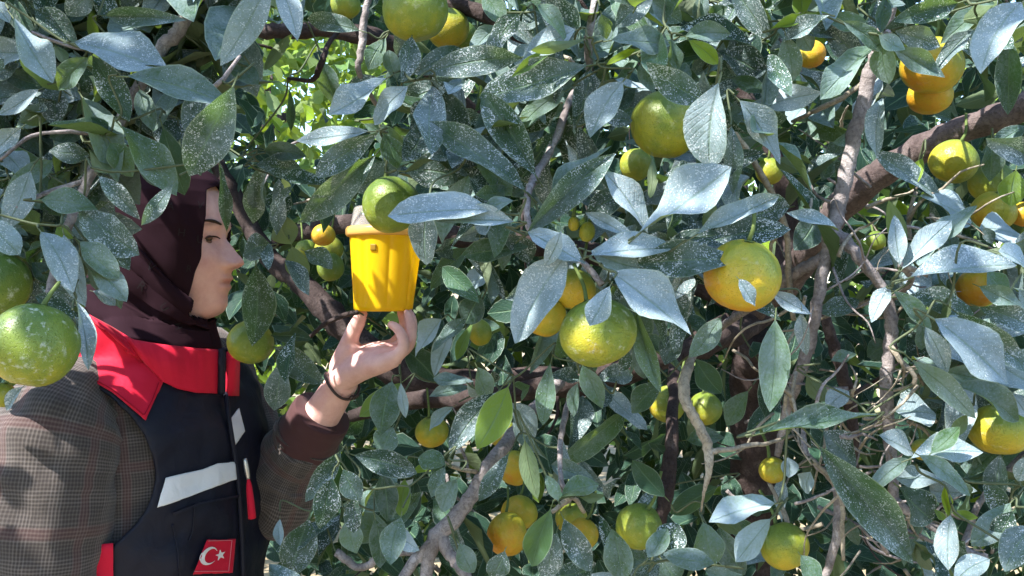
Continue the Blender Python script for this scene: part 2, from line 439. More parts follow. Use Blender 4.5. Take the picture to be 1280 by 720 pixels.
MAIN_LEAVES = """
449 38 382 22 28 .95 s;366 42 330 90 16 1.0 u;515 46 502 104 28 .86 s;516 93 577 60 32 .88 s;496 100 488 60 24 .9 g;482 98 412 147 34 .84 b
510 108 464 150 30 .83 b;652 72 531 88 42 .85 s;733 82 598 112 52 .83 s;669 219 600 112 46 .82 s;656 238 537 139 42 .80 s;542 108 576 222 52 .88 s
472 166 394 221 36 .86 s;460 164 368 172 24 .88 b;469 194 376 283 42 .90 s;320 206 377 211 32 1.05 s;344 236 353 273 36 1.05 s;348 268 364 305 38 1.05 u
339 306 298 317 38 1.10 s;320 332 314 432 46 1.12 s;365 308 381 350 32 1.05 u;381 314 415 338 28 1.02 s;274 202 289 284 15 1.15 s;334 204 306 280 30 1.1 s
400 75 418 131 30 1.15 d;362 112 366 162 11 1.1 d;482 48 460 88 28 .95 g;622 33 590 66 26 .9 g;650 18 605 62 30 .86 s;603 -8 628 27 30 .88 g
455 155 508 186 26 .92 g;480 168 497 211 30 .9 g;502 208 438 237 42 .96 s;508 214 577 222 48 .90 s;614 263 487 250 42 .74 b;642 277 545 279 28 .75 b
534 262 523 333 42 .80 s;600 298 605 331 32 1.0 s;642 251 606 262 20 .74 g;595 203 642 242 32 .84 g;592 308 532 355 26 1.1 d;608 340 574 362 26 1.15 w
326 223 317 261 26 1.1 s;330 188 386 196 26 1.05 d;722 42 679 -6 46 .86 s;719 37 656 60 38 .83 b;733 48 664 62 15 .82 u;702 57 639 96 16 .82 l
669 57 643 79 24 .85 b;683 14 654 31 24 .9 s;638 26 664 52 24 .9 s;706 114 642 156 30 .86 g;739 88 720 159 40 .88 s;778 102 735 166 42 .81 b
754 150 791 150 24 .84 s;817 -10 772 31 36 .86 s;764 50 839 45 32 .82 g;795 62 760 77 11 .83 l;802 77 816 115 24 .83 g;898 104 878 209 60 .74 b
882 129 810 80 42 .78 s;814 0 852 26 30 .87 g;838 47 848 87 18 .85 g;857 45 912 38 28 .84 g;861 50 899 81 22 .83 l;881 -8 870 26 22 .88 g
884 26 909 9 20 .9 d;908 7 966 36 36 .92 d;898 64 967 96 42 .9 s;904 69 946 48 20 .95 w;914 98 959 115 22 .9 d;752 18 758 49 20 .88 g
925 126 986 200 36 .82 b;688 256 756 172 28 .80 g;659 291 768 192 42 .78 s;660 290 736 318 32 .76 b;702 289 680 331 22 .74 b;709 318 631 418 62 .76 b
809 291 755 213 34 .78 b;782 240 734 271 36 .84 s;793 299 734 262 20 .77 b;799 291 915 210 52 .74 b;871 293 973 238 28 .74 b;880 291 893 252 18 .8 u
739 319 842 296 36 .745 b;739 314 802 331 42 .75 b;794 330 926 318 48 .77 s;829 311 906 290 26 .76 s;764 339 867 415 52 .72 b;762 358 738 408 34 .715 b
815 198 815 252 15 .82 u;914 158 918 239 26 .80 s;964 16 1016 4 26 .9 d;1009 13 1046 -1 18 .86 g;1000 22 1000 -14 26 .88 l;1029 26 1086 22 26 .84 g
964 36 1036 16 13 .83 l;1000 37 1015 63 26 .84 g;1024 39 1067 48 32 .87 d;1054 27 1108 62 24 .82 g;982 44 990 101 32 .84 g;964 64 983 101 32 .86 s
1091 57 1025 119 36 .83 g;1076 64 1051 108 26 .84 w;1105 51 1110 106 34 .82 g;1099 44 1131 63 22 .81 g;1117 61 1183 96 28 .83 g;1119 39 1175 58 32 .86 s
1197 4 1124 26 30 .84 s;1099 4 1132 5 14 .85 g;1109 -3 1100 43 20 .86 d;1227 9 1178 46 28 .9 g;1216 37 1169 82 22 .88 s;1277 3 1220 68 46 .76 b
1262 48 1258 143 34 .88 d;1208 -2 1247 5 14 .85 g;1012 128 989 157 28 1.25 w;986 99 964 131 26 .92 g;1123 329 1117 250 24 .80 u;1125 331 1120 268 24 .79 b
1128 336 1185 267 32 .78 b;1159 313 1221 255 26 .80 g;1139 346 1277 310 44 .76 b;1248 314 1297 336 32 .75 b;1149 245 1227 263 36 .95 w;1224 286 1292 291 38 .95 w
1270 213 1262 259 36 .9 l;1230 284 1241 306 16 .9 s;1153 198 1139 236 18 .95 l;969 199 996 216 20 1.0 u;1240 172 1242 229 28 .92 d;1234 339 1264 364 28 .82 g
1022 268 994 312 38 1.2 d;1061 318 1044 356 32 1.1 d;964 364 1013 393 22 .85 b;1002 389 1005 446 20 .84 b;1074 375 1027 385 28 .95 s;1112 357 1088 397 24 .78 b
1117 364 1171 410 24 .79 g;1129 372 1227 386 32 .82 s;1224 384 1292 411 34 .80 s;1169 399 1274 473 58 .75 b;1194 389 1292 466 38 .78 s;1157 409 1185 468 28 .78 b
1149 399 1155 439 22 .80 g;1179 464 1269 479 38 .79 g;1194 482 1290 519 36 .77 g;1141 451 1223 525 32 .78 g;1119 514 1173 510 46 .84 b;969 400 961 515 42 .76 g
954 541 1098 520 24 .76 g;1061 489 1034 511 28 .9 b;1009 468 1031 501 26 .95 u;1039 451 1071 443 16 .85 g;1111 429 1084 446 32 1.0 d;1209 518 1189 547 18 .8 u
1224 358 1282 386 26 .82 g;1262 492 1290 520 22 .8 b;1024 558 1156 719 56 .76 s;1136 574 1087 609 24 .80 g;1183 600 1119 600 28 .82 b;1149 569 1217 619 24 .76 g
1139 573 1229 550 38 .78 b;1164 566 1201 534 24 .77 g;1124 609 1166 651 44 .85 s;1187 646 1180 604 13 .84 l;1190 641 1223 648 13 .84 l;1181 650 1170 638 10 .84 l
1188 644 1185 713 32 .77 b;1251 641 1232 604 28 .84 s;1263 629 1215 681 36 .80 g;1266 639 1237 686 32 .79 s;1292 658 1257 712 44 .76 s;1287 568 1271 603 22 .8 b
1237 699 1194 724 32 .76 b;1001 694 1026 727 28 .80 g;1099 544 1147 561 30 .82 b;1029 539 1077 582 38 .88 s;1060 649 1070 687 20 .95 d;1250 568 1245 627 30 .86 s
985 572 986 597 24 .93 w;1013 590 1007 616 24 .92 w;656 551 672 623 26 .85 u;698 626 684 594 18 .85 g;702 621 744 600 28 .84 g;724 621 756 622 12 .85 u
688 637 662 713 38 .80 n;696 666 679 732 36 .82 s;705 649 739 716 36 .81 s;776 727 765 659 40 .78 g;810 697 833 659 28 .82 g;825 692 846 654 42 .83 s
893 704 829 690 30 .80 g;879 653 896 707 42 .86 g;968 629 886 651 36 .78 w;963 649 914 696 36 .80 w;831 621 790 574 32 .95 d;896 609 837 641 32 1.1 d
781 689 811 706 26 .9 d;899 659 931 722 38 .92 d;827 699 851 732 42 .85 g;858 550 906 545 26 1.2 d;688 454 675 531 26 .90 g;728 457 752 511 30 .87 g
722 479 715 521 18 .9 g;795 387 826 491 26 .80 g;856 414 831 456 30 .92 s;901 397 862 446 32 .80 g;870 449 901 491 34 .92 d;826 479 787 516 32 .95 d
794 429 806 476 20 .95 d;775 466 786 439 18 .9 s;639 504 671 546 32 1.0 b;935 489 904 531 28 1.1 d;924 349 949 380 20 .70 b;344 434 403 476 38 1.2 s
352 453 340 517 36 1.15 s;339 419 391 426 24 1.2 d;501 479 446 521 28 1.05 l;490 477 478 542 42 1.0 g;501 479 506 521 14 1.0 w;552 399 509 441 26 1.15 w
566 409 544 471 24 1.15 w;597 459 616 501 28 .98 g;621 491 559 566 38 .92 s;635 484 595 561 46 .90 l;566 509 534 536 16 1.1 w;601 369 579 406 38 1.1 d
504 434 547 476 38 1.3 d;591 404 571 451 16 1.1 l;426 564 378 629 28 .92 s;415 597 400 663 36 .90 s;429 587 451 626 32 .91 s;445 619 440 667 24 .92 s
443 569 519 593 36 .93 s;557 581 521 569 30 .92 g;556 584 539 622 22 .9 g;571 599 549 641 30 .88 g;636 567 599 627 24 .92 s;501 647 489 706 36 .88 g
434 649 448 692 32 .95 g;574 679 593 717 28 .95 g;631 689 614 727 32 .9 s;386 649 364 722 48 1.1 s;479 589 485 652 32 1.0 d;506 599 500 647 24 1.0 l
469 649 476 712 30 1.0 d;491 534 474 567 36 1.0 g;350 649 350 682 14 1.1 w;318 560 352 590 24 1.5 g;560 250 592 232 24 .9 s;430 118 470 96 24 1.0 s
"""
# fruit: x y radius(px)  distance or 0 (from size)  ripeness  dust  tall  label
FRUITS = [
    (520, 13, 41, .88, .26, .3, .92, "large green mandarin at the upper edge of the picture, above two folded pale leaves"),
    (560, 36, 27, 1.0, .50, .1, .92, "yellow mandarin half hidden behind the large green one at the upper edge"),
    (577, 44, 19, 1.1, .15, .3, .95, "small green fruit just right of the yellow one behind the large green mandarin"),
    (832, 156, 44, .85, .33, .25, .95, "olive yellow mandarin whose right side is covered by a broad pale dusty leaf"),
    (489, 256, 36, .95, .16, .1, .98, "smooth green mandarin hanging in front of the yellow trap's lid"),
    (928, 345, 48, .78, .66, .1, .92, "big yellow orange mandarin with a small bluish leaf lying across its face"),
    (747, 416, 49, .76, .33, .6, .86, "big green and yellow mandarin hanging lowest of the middle cluster of three"),
    (681, 394, 27, .95, .66, .1, 1.0, "yellow orange mandarin left of the big one in the middle cluster"),
    (718, 362, 27, .95, .50, .1, .95, "greenish yellow mandarin on top of the middle cluster, under pale leaves"),
    (-6, 355, 42, .84, .20, .8, .98, "dusty green mandarin cut by the picture's left edge, upper one of two"),
    (42, 432, 53, .74, .30, 1.0, .98, "largest dusty green mandarin, hanging in front of the woman's shoulder"),
    (3, 494, 16, 1.0, .45, .2, .95, "small olive fruit peeping out below the largest dusty green mandarin"),
    (313, 428, 29, 1.20, .36, .1, .92, "green mandarin below the woman's chin, behind a hanging speckled leaf"),
    (834, 505, 23, 1.30, .42, .2, 1.0, "left one of two small olive mandarins flanking a bare pale twig"),
    (881, 511, 21, 1.30, .36, .1, .98, "right one of two small olive mandarins flanking a bare pale twig"),
    (540, 540, 21, 1.30, .55, .1, .92, "yellow mandarin low beside the bright green curled leaf near the hand"),
    (627, 541, 18, 1.35, .50, .1, .95, "yellow green mandarin under a bright translucent green leaf"),
    (644, 585, 22, 1.30, .66, .1, .98, "orange yellow mandarin half covered by a hanging grey leaf"),
    (634, 668, 25, 1.15, .74, .1, 1.08, "orange mandarin lower one of the touching pair beside a clean green leaf"),
    (649, 641, 23, 1.22, .66, .1, .92, "yellow mandarin upper one of the touching pair beside a clean green leaf"),
    (728, 668, 20, 1.30, .68, .1, 1.0, "golden mandarin right of the clean green leaf, below a small twig"),
    (714, 648, 20, 1.40, .52, .1, .9, "dull yellow mandarin behind the golden one below a small twig"),
    (799, 658, 29, 1.00, .34, .05, .98, "yellow green mandarin with a band of shade, beside a thin trunk low in the tree"),
    (981, 683, 30, .95, .40, .05, .95, "lemon yellow green mandarin at the bottom beside a pale sunlit leaf"),
    (966, 588, 17, 1.0, .70, .1, .95, "yellow fruit under two dry whitish leaves beside the dark trunk"),
    (1250, 537, 38, .86, .44, .2, .82, "large green mandarin blushing orange below, low at the right edge"),
    (1192, 202, 29, 1.10, .44, .05, .92, "yellow green mandarin hanging just under the thick diagonal limb"),
    (1239, 228, 27, 1.16, .22, .05, .95, "dark green mandarin in shade right of the one under the limb"),
    (1242, 264, 27, 1.05, .64, .0, .90, "bright yellow mandarin behind white sunlit leaves at the right edge"),
    (1278, 268, 16, 1.05, .85, .0, .95, "small orange fruit at the right edge beside the bright yellow one"),
    (1165, 82, 38, .97, .60, .1, .92, "golden mandarin upper one of the pair above the thick limb"),
    (1162, 120, 27, 1.02, .76, .0, .85, "orange mandarin lower one of the pair above the thick limb"),
    (1014, 68, 18, 1.1, .88, .05, .95, "small orange mandarin peeping between leaves near the top of the grey twig"),
    (962, 214, 17, 1.35, .40, .05, 1.0, "olive fruit in deep shade right of the broad pale leaf"),
    (1095, 301, 12, 1.45, .22, .05, 1.0, "small green fruit beside the forked grey twig"),
    (404, 294, 15, 1.55, .84, .1, .9, "small orange fruit nearest the yellow trap in the distant cluster"),
    (411, 311, 18, 1.62, .50, .1, .95, "yellow green fruit in the middle of the distant cluster beside the trap"),
    (413, 334, 17, 1.60, .24, .1, 1.05, "green fruit lowest in the distant cluster beside the trap"),
    (382, 313, 14, 1.66, .34, .1, .95, "small olive fruit leftmost in the distant cluster beside the trap"),
    (600, 416, 15, 1.40, .44, .05, 1.1, "yellow green fruit alone in shade between the hand and the pale leaf"),
    (290, 12, 19, 1.25, .30, .05, .95, "olive green fruit near the upper left corner behind long pale leaves"),
    (432, 6, 19, 1.25, .32, .05, .9, "olive fruit above the dark branch at the upper edge"),
    (795, 206, 20, 1.20, .36, .05, 1.0, "dark yellow fruit in shade below the olive yellow mandarin"),
    (734, 290, 10, .90, .50, .2, 1.3, "small oval yellow fruitlet, the larger of two among pale leaves"),
    (717, 280, 7, .90, .54, .2, 1.3, "tiny yellow fruitlet, the smaller of two among pale leaves"),
    (1222, 360, 25, .98, .72, .1, .95, "dark orange mandarin hidden under the long pale leaf at right"),
    (1154, 562, 14, 1.15, .48, .1, .95, "small yellow fruit hidden behind pale leaves at lower right"),
]
# ------------------------------------------------------------------ ground
def ground_material():
    m, nt, out = newmat("dry_soil")
    b = N(nt)
    pos = b.n("ShaderNodeNewGeometry").outputs["Position"]
    n1 = b.noise(pos, 1.3, 5, 0.6)
    n2 = b.noise(pos, 14, 5, 0.65)
    c = b.ramp(n1, [(0.3, (0.20, 0.15, 0.10)), (0.55, (0.28, 0.22, 0.14)), (0.7, (0.16, 0.17, 0.06))])
    c = b.mix(b.ramp(n2, [(0.4, 0.0), (0.65, 0.6)]), c, (0.38, 0.32, 0.22))
    b.l(b.bsdf(c, 0.95, 0.1, b.bump(n2, 0.7, 0.02)), out.inputs[0])
    return m


gv, gf = [], []
gs = [-400, -60, -20] + [x * 0.5 for x in range(-16, 25)] + [20, 60, 400]
for j, y in enumerate(gs):
    for i, x in enumerate(gs):
        near = max(0.0, 1 - max(abs(x), abs(y - 2)) / 14)
        gv.append((x, y, near * 0.05 * noise.noise((x * 0.9, y * 0.9, 0)) if near > 0 else 0.0))
n_ = len(gs)
for j in range(n_ - 1):
    for i in range(n_ - 1):
        gf.append((j * n_ + i, j * n_ + i + 1, (j + 1) * n_ + i + 1, (j + 1) * n_ + i))
ground = link("ground", mesh_from(gv, gf, "ground"), ground_material())
tag(ground, "dry bare orchard soil under the trees", None, None, "structure")
del ground["label"]


# ------------------------------------------------------------------ person
def simple_skin():
    m, nt, out = newmat("skin")
    b = N(nt)
    tc = b.n("ShaderNodeTexCoord")
    v = tc.outputs["Object"]
    at_ = b.n("ShaderNodeAttribute", attribute_name="flush")
    sep = b.n("ShaderNodeSeparateColor"); b.l(at_.outputs["Color"], sep.inputs[0])
    n1 = b.ramp(b.noise(v, 42, 5, 0.7), [(0.3, 0.0), (0.7, 1.0)])
    n2 = b.noise(v, 420, 3)
    c = b.mix(n1, (0.63, 0.34, 0.31), (0.78, 0.50, 0.455))
    c = b.mix(b.math('MULTIPLY', sep.outputs[0], 0.8), c, (0.52, 0.22, 0.19))
    c = b.mix(b.math('MULTIPLY', sep.outputs[1], 0.85), c, (0.075, 0.045, 0.035))
    h = b.math('ADD', n2, b.math('MULTIPLY', b.noise(v, 90, 2), 0.5))
    b.l(b.bsdf(c, 0.5, 0.35, b.bump(h, 0.3, 0.001), Subsurface_Weight=0.12, Subsurface_Radius=(0.01, 0.004, 0.002), Subsurface_Scale=0.6), out.inputs[0])
    return m


def cloth(name, c1, c2, weave=900, rough=0.85, spec=0.15, sheen=0.0, fold=0.0):
    m, nt, out = newmat(name)
    b = N(nt)
    v = b.n("ShaderNodeTexCoord").outputs["Object"]
    n1 = b.noise(v, 18, 4, 0.6)
    n2 = b.noise(v, weave, 2)
    c = b.mix(n1, c1, c2)
    h = n2
    if fold:
        h = b.math('ADD', b.math('MULTIPLY', n2, 0.2), b.math('MULTIPLY', b.noise(v, 30, 3, 0.5, 0.8), fold))
    b.l(b.bsdf(c, rough, spec, b.bump(h, 0.35, 0.0015), Sheen_Weight=sheen), out.inputs[0])
    return m


def plaid_material():
    m, nt, out = newmat("plaid_wool")
    b = N(nt)
    tc = b.n("ShaderNodeTexCoord")
    sx = b.n("ShaderNodeSeparateXYZ"); b.l(tc.outputs["UV"], sx.inputs[0])
    ob = tc.outputs["Object"]
    wob = b.math('MULTIPLY', b.math('SUBTRACT', b.noise(ob, 14, 3), 0.5), 0.004)
    u = b.math('ADD', sx.outputs[0], wob)
    w = b.math('ADD', sx.outputs[1], wob)
    def stripes(x, period):
        return b.math('ADD', b.math('MULTIPLY', b.math('SINE', b.math('MULTIPLY', x, 2 * math.pi / period)), 0.5), 0.5)
    fu, fw = stripes(u, 0.0042), stripes(w, 0.0042)
    gu = b.ramp(stripes(u, 0.036), [(0.42, 0.0), (0.58, 1.0)])
    gw = b.ramp(stripes(w, 0.036), [(0.42, 0.0), (0.58, 1.0)])
    lines = b.math('ADD', b.math('MULTIPLY', b.math('POWER', fu, 1.5), b.math('ADD', b.math('MULTIPLY', gu, 0.5), 0.5)), b.math('MULTIPLY', b.math('POWER', fw, 1.5), b.math('ADD', b.math('MULTIPLY', gw, 0.5), 0.5)))
    base = b.mix(b.noise(ob, 60, 3), (0.024, 0.020, 0.020), (0.036, 0.031, 0.031))
    c = b.mix(b.math('MULTIPLY', lines, 0.5, clamp=True), base, (0.17, 0.150, 0.145))
    mu = b.ramp(stripes(b.math('ADD', u, 0.018), 0.108), [(0.955, 0.0), (0.985, 1.0)])
    mw = b.ramp(stripes(b.math('ADD', w, 0.018), 0.108), [(0.955, 0.0), (0.985, 1.0)])
    c = b.mix(b.math('MULTIPLY', b.math('MAXIMUM', mu, mw), 0.4), c, (0.085, 0.028, 0.03))
    fuzz = b.noise(ob, 1500, 2)
    c = b.mix(b.math('MULTIPLY', fuzz, 0.3), c, (0.10, 0.08, 0.07))
    h = b.math('ADD', fuzz, b.math('MULTIPLY', b.noise(ob, 22, 3, 0.5, 0.6), 7.0))
    b.l(b.bsdf(c, 0.9, 0.12, b.bump(h, 0.4, 0.0016), Sheen_Weight=0.15), out.inputs[0])
    return m


SKIN = simple_skin()
SCARF = cloth("scarf_cloth", (0.018, 0.0085, 0.013), (0.026, 0.012, 0.018), 1600, 0.85, 0.04, 0.0, 1.0)
NAVY = cloth("navy_softshell", (0.007, 0.008, 0.017), (0.011, 0.0125, 0.027), 1200, 0.55, 0.22, 0.0, 4.0)
RED = cloth("red_softshell", (0.50, 0.005, 0.030), (0.60, 0.010, 0.042), 1200, 0.7, 0.2, 0.05, 3.0)
REFLECT = cloth("reflective_tape", (0.60, 0.62, 0.68), (0.70, 0.72, 0.78), 500, 0.45, 0.5, 0, 3.0)
CUFF = cloth("maroon_cuff_cloth", (0.050, 0.020, 0.023), (0.070, 0.030, 0.032), 1200, 0.8, 0.2, 0.1, 0.8)
PLAID = plaid_material()
BLACKC = cloth("black_trouser_cloth", (0.012, 0.012, 0.014), (0.020, 0.020, 0.022), 900)
WHITEC = simple("white_print", (0.75, 0.72, 0.74), 0.6)
METAL = simple("zip_metal", (0.6, 0.6, 0.62), 0.35, 0.5, Metallic=0.9)
INK = simple("dark_print", (0.008, 0.004, 0.007), 0.6)
BEAD = simple("bracelet_cord", (0.035, 0.018, 0.018), 0.45, 0.5)
HAIRM = simple("brow_hair", (0.035, 0.02, 0.015), 0.7)

PD = 1.30                                     # distance of the head's midline
PK = PD / FPX
YAW = R(10)
Fv = Vector((math.cos(YAW), -math.sin(YAW), 0))    # where the chest faces
Lv = Vector((math.sin(YAW), math.cos(YAW), 0))     # her left
TC = Vector((-0.546, 1.31, 0))

person = empty("person", (-0.53, 1.32, 0.0),
               "woman in a dark headscarf and navy and red vest holding up the yellow trap", "person")


def px2x(px): return (px - CX) * PK
def px2z(py): return CAMZ - (py - CY) * PK


def interp(tab, z, k):
    zs = [r[0] for r in tab]
    return float(np.interp(z, zs, [r[k] for r in tab]))


# --- head: rows of (py, front px, back px, half width)
HEADROWS = [
    (207, 215, 195, .008), (209, 228, 178, .030), (214, 242, 160, .048), (222, 256, 147, .060), (232, 266, 139, .068), (243, 272.5, 133, .0725),
    (255, 277, 130, .0745), (268, 280.5, 129, .0745), (279, 282.5, 129, .073), (288, 281.5, 130, .071), (298, 279.0, 132, .0695), (308, 280, 135, .068),
    (320, 282.5, 139, .066), (332, 284.5, 144, .0635), (342, 285, 149, .060), (353, 284.5, 154, .056), (362, 283, 157, .0525), (370, 281.5, 159, .049),
    (380, 282.5, 160, .044), (388, 279.5, 160, .0405), (394, 273, 160, .038), (398, 262, 160, .040), (402, 248, 160, .046), (410, 240, 160, .051), (425, 236, 160, .054), (450, 236, 158, .057), (475, 238, 155, .060)]


def head_mesh():
    hp = [(px2z(r[0]), px2x(r[1]), px2x(r[2]), r[3]) for r in HEADROWS][::-1]
    zs = np.array([h[0] for h in hp])
    nz, na = 150, 120
    zz = np.linspace(zs[0], zs[-1], nz)
    xf = np.interp(zz, zs, [h[1] for h in hp]); xb = np.interp(zz, zs, [h[2] for h in hp]); hw = np.interp(zz, zs, [h[3] for h in hp])
    ker = np.array([1, 2, 3, 2, 1.0]); ker /= ker.sum()
    def sm(a):
        p = np.pad(a, 2, mode='edge'); return np.convolve(p, ker, mode='valid')
    xf, xb, hw = sm(xf), sm(xb), sm(hw)
    verts, cols = [], []
    lipz, noz, eyz = px2z(353.5), px2z(328), px2z(299)
    nose_tab = sorted([(px2z(p), d * PK, s) for p, d, s in [(288, 0, .006), (294, 1.5, .006), (300, 4.5, .0065), (308, 10.5, .0075), (315, 14, .0095), (321, 18.5, .011), (326, 21.3, .012), (330.5, 21.5, .0125), (334, 16.5, .0125), (336.5, 9, .0100), (339, 4, .008), (343, 1, .006)]])
    for i in range(nz):
        z = zz[i]
        a_f = xf[i]; a_b = xb[i]; cxm = a_b * 0.52 + a_f * 0.48
        for k in range(na):
            th = 2 * math.pi * k / na
            c, s = math.cos(th), math.sin(th)
            e = 2 / 2.6
            cc = math.copysign(abs(c) ** e, c); ss = math.copysign(abs(s) ** e, s)
            x = cxm + cc * ((a_f - cxm) if c > 0 else (cxm - a_b))
            y = ss * hw[i]
            fl = lash_shade = 0.0
            if c > 0:
                d = float(np.interp(z, [t[0] for t in nose_tab], [t[1] for t in nose_tab])) if nose_tab[0][0] < z < nose_tab[-1][0] else 0
                sg = float(np.interp(z, [t[0] for t in nose_tab], [t[2] for t in nose_tab]))
                x += d * math.exp(-(y / sg) ** 2 * 0.5)
                # nostril wings
                g = math.exp(-((z - px2z(331)) / .0065) ** 2) * math.exp(-((abs(y) - .0155) / .0055) ** 2)
                x += .007 * g
                x -= .0035 * math.exp(-((z - px2z(334)) / .0035) ** 2) * math.exp(-((abs(y) - .0075) / .004) ** 2)
                lash_shade += .55 * math.exp(-((z - px2z(335)) / .0028) ** 2) * math.exp(-((abs(y) - .008) / .0045) ** 2)  # nostril shade painted dark into the skin colour
                fl += .30 * math.exp(-((z - noz) / .012) ** 2) * math.exp(-(y / .018) ** 2)
                # lips
                lw = math.exp(-(y / .021) ** 4)
                up_ = math.exp(-((z - px2z(348.0)) / .0042) ** 2); lo_ = math.exp(-((z - px2z(359)) / .0046) ** 2); gr = math.exp(-((z - lipz) / .0022) ** 2)
                x += lw * (.0058 * up_ + .0048 * lo_ - .0035 * gr)
                fl += 1.0 * math.exp(-(y / .020) ** 4) * math.exp(-((z - lipz) / .0075) ** 4)
                lash_shade += .45 * math.exp(-(y / .022) ** 4) * math.exp(-((z - lipz) / .0014) ** 2)  # shade of the mouth line painted into the skin
                # eye socket and lids
                ey = (abs(y) - .032)
                x -= .0055 * math.exp(-((z - eyz) / .011) ** 2) * math.exp(-(ey / .015) ** 2)
                x += .0042 * math.exp(-((z - px2z(295.5)) / .0040) ** 2) * math.exp(-(ey / .012) ** 2)
                # brow ridge, cheek
                x += .0030 * math.exp(-((z - px2z(282)) / .007) ** 2) * math.exp(-(ey / .018) ** 2)
                x += .0045 * math.exp(-((z - px2z(325)) / .018) ** 2) * math.exp(-((abs(y) - .038) / .018) ** 2)
                fl += .22 * math.exp(-((z - px2z(328)) / .02) ** 2) * math.exp(-((abs(y) - .042) / .02) ** 2)
                lash_shade += .9 * math.exp(-((z - px2z(299.5) + (abs(y) - .032) * .12) / .0019) ** 2) * math.exp(-(ey / .0125) ** 4)
                lash_shade += .75 * math.exp(-((z - px2z(280.5) + max(0, abs(y) - .034) * .22) / .0030) ** 2) * math.exp(-((abs(y) - .034) / .019) ** 4)
            verts.append((x, PD + y, z)); cols.append((min(fl, 1), min(lash_shade, 1)))
    faces = []
    for i in range(nz - 1):
        for k in range(na):
            k2 = (k + 1) % na
            faces.append((i * na + k, i * na + k2, (i + 1) * na + k2, (i + 1) * na + k))
    faces.append(tuple(range(na - 1, -1, -1)))
    faces.append(tuple((nz - 1) * na + k for k in range(na)))
    return verts, faces, cols


def chain(pts, n=12, sub=5):
    """closed tapered limb with rounded ends: pts = (Vector, r)"""
    P = list(pts)
    d0 = (P[0][0] - P[1][0]).normalized(); d1 = (P[-1][0] - P[-2][0]).normalized()
    r0, r1 = P[0][1], P[-1][1]
    v, f, _ = tube(P, n, sub, cap=False)
    rows = []
    def capring(center, d, r, ring, start):
        pass
    m = len(v) // n
    # rounded caps from shrinking rings
    V = [Vector(x) for x in v]
    out = []
    c0 = sum((V[k] for k in range(n)), Vector()) / n
    c1 = sum((V[(m - 1) * n + k] for k in range(n)), Vector()) / n
    pre, post = [], []
    for q in (0.96, 0.8, 0.55, 0.2):
        h = math.sqrt(1 - q * q)
        pre.append([c0 + (V[k] - c0) * q + d0 * r0 * h for k in range(n)])
        post.append([c1 + (V[(m - 1) * n + k] - c1) * q + d1 * r1 * h for k in range(n)])
    rings = pre[::-1] + [V[i * n:(i + 1) * n] for i in range(m)] + post
    vv = [x for r_ in rings for x in r_]
    ff = []
    for i in range(len(rings) - 1):
        for k in range(n):
            k2 = (k + 1) % n
            ff.append((i * n + k, i * n + k2, (i + 1) * n + k2, (i + 1) * n + k))
    ff.append(tuple(range(n - 1, -1, -1)))
    ff.append(tuple((len(rings) - 1) * n + k for k in range(n)))
    return vv, ff


# joints
W = at(428, 478, 1.30)                         # raised left wrist
EL = at(338, 618, 1.39)                        # left elbow
SL = TC + Lv * 0.165 + Vector((0, 0, 1.335))   # left shoulder
SR = at(90, 512, 1.155)                        # right shoulder
ER = at(40, 790, 1.10)
WR = Vector((-0.545, 1.06, 0.80))
HIP = Vector((-0.535, 1.32, 0.0))

hm = head_mesh()
body = MB()
body.add((hm[0], hm[1]))
V3 = Vector
# neck, trunk (kept slimmer than the clothes), legs
body.add(chain([(V3((-.535, 1.305, 1.42)), .052), (V3((-.53, 1.31, 1.34)), .062), (V3((-.525, 1.31, 1.22)), .085), (V3((-.53, 1.31, 1.05)), .085), (V3((-.535, 1.32, .90)), .095), (V3((-.535, 1.32, .84)), .085)], 16))
for s in (-1, 1):
    body.add(chain([(TC + Lv * (.03 * s) + V3((0, 0, 1.33)), .055), (TC + Lv * (.155 * s) + V3((0, 0, 1.325)), .046)], 12))
    hp = HIP + Lv * (.085 * s) + V3((0, 0, .86))
    body.add(chain([(hp, .075), (hp + V3((.01, 0, -.25)), .062), (hp + V3((.015, 0, -.41)), .048), (hp + V3((0, 0, -.55)), .045), (hp + V3((-.01, 0, -.77)), .032), (hp + V3((-.01, 0, -.80)), .032)], 14))
    an = hp + V3((-.01, 0, -.80))
    body.add(chain([(an + V3((-.03, 0, -.02)), .03), (an + Fv * .09 + V3((0, 0, -.033)), .024), (an + Fv * .16 + V3((0, 0, -.042)), .016)], 12))
# right arm hanging
body.add(chain([(SR, .042), (SR.lerp(ER, .55), .040), (ER, .033), (ER.lerp(WR, .4), .034), (WR, .024)], 14))
# left arm raised
body.add(chain([(SL, .042), (SL.lerp(EL, .6), .038), (EL, .034), (EL.lerp(W, .3), .036), (EL.lerp(W, .75), .028), (W, .0235)], 16))


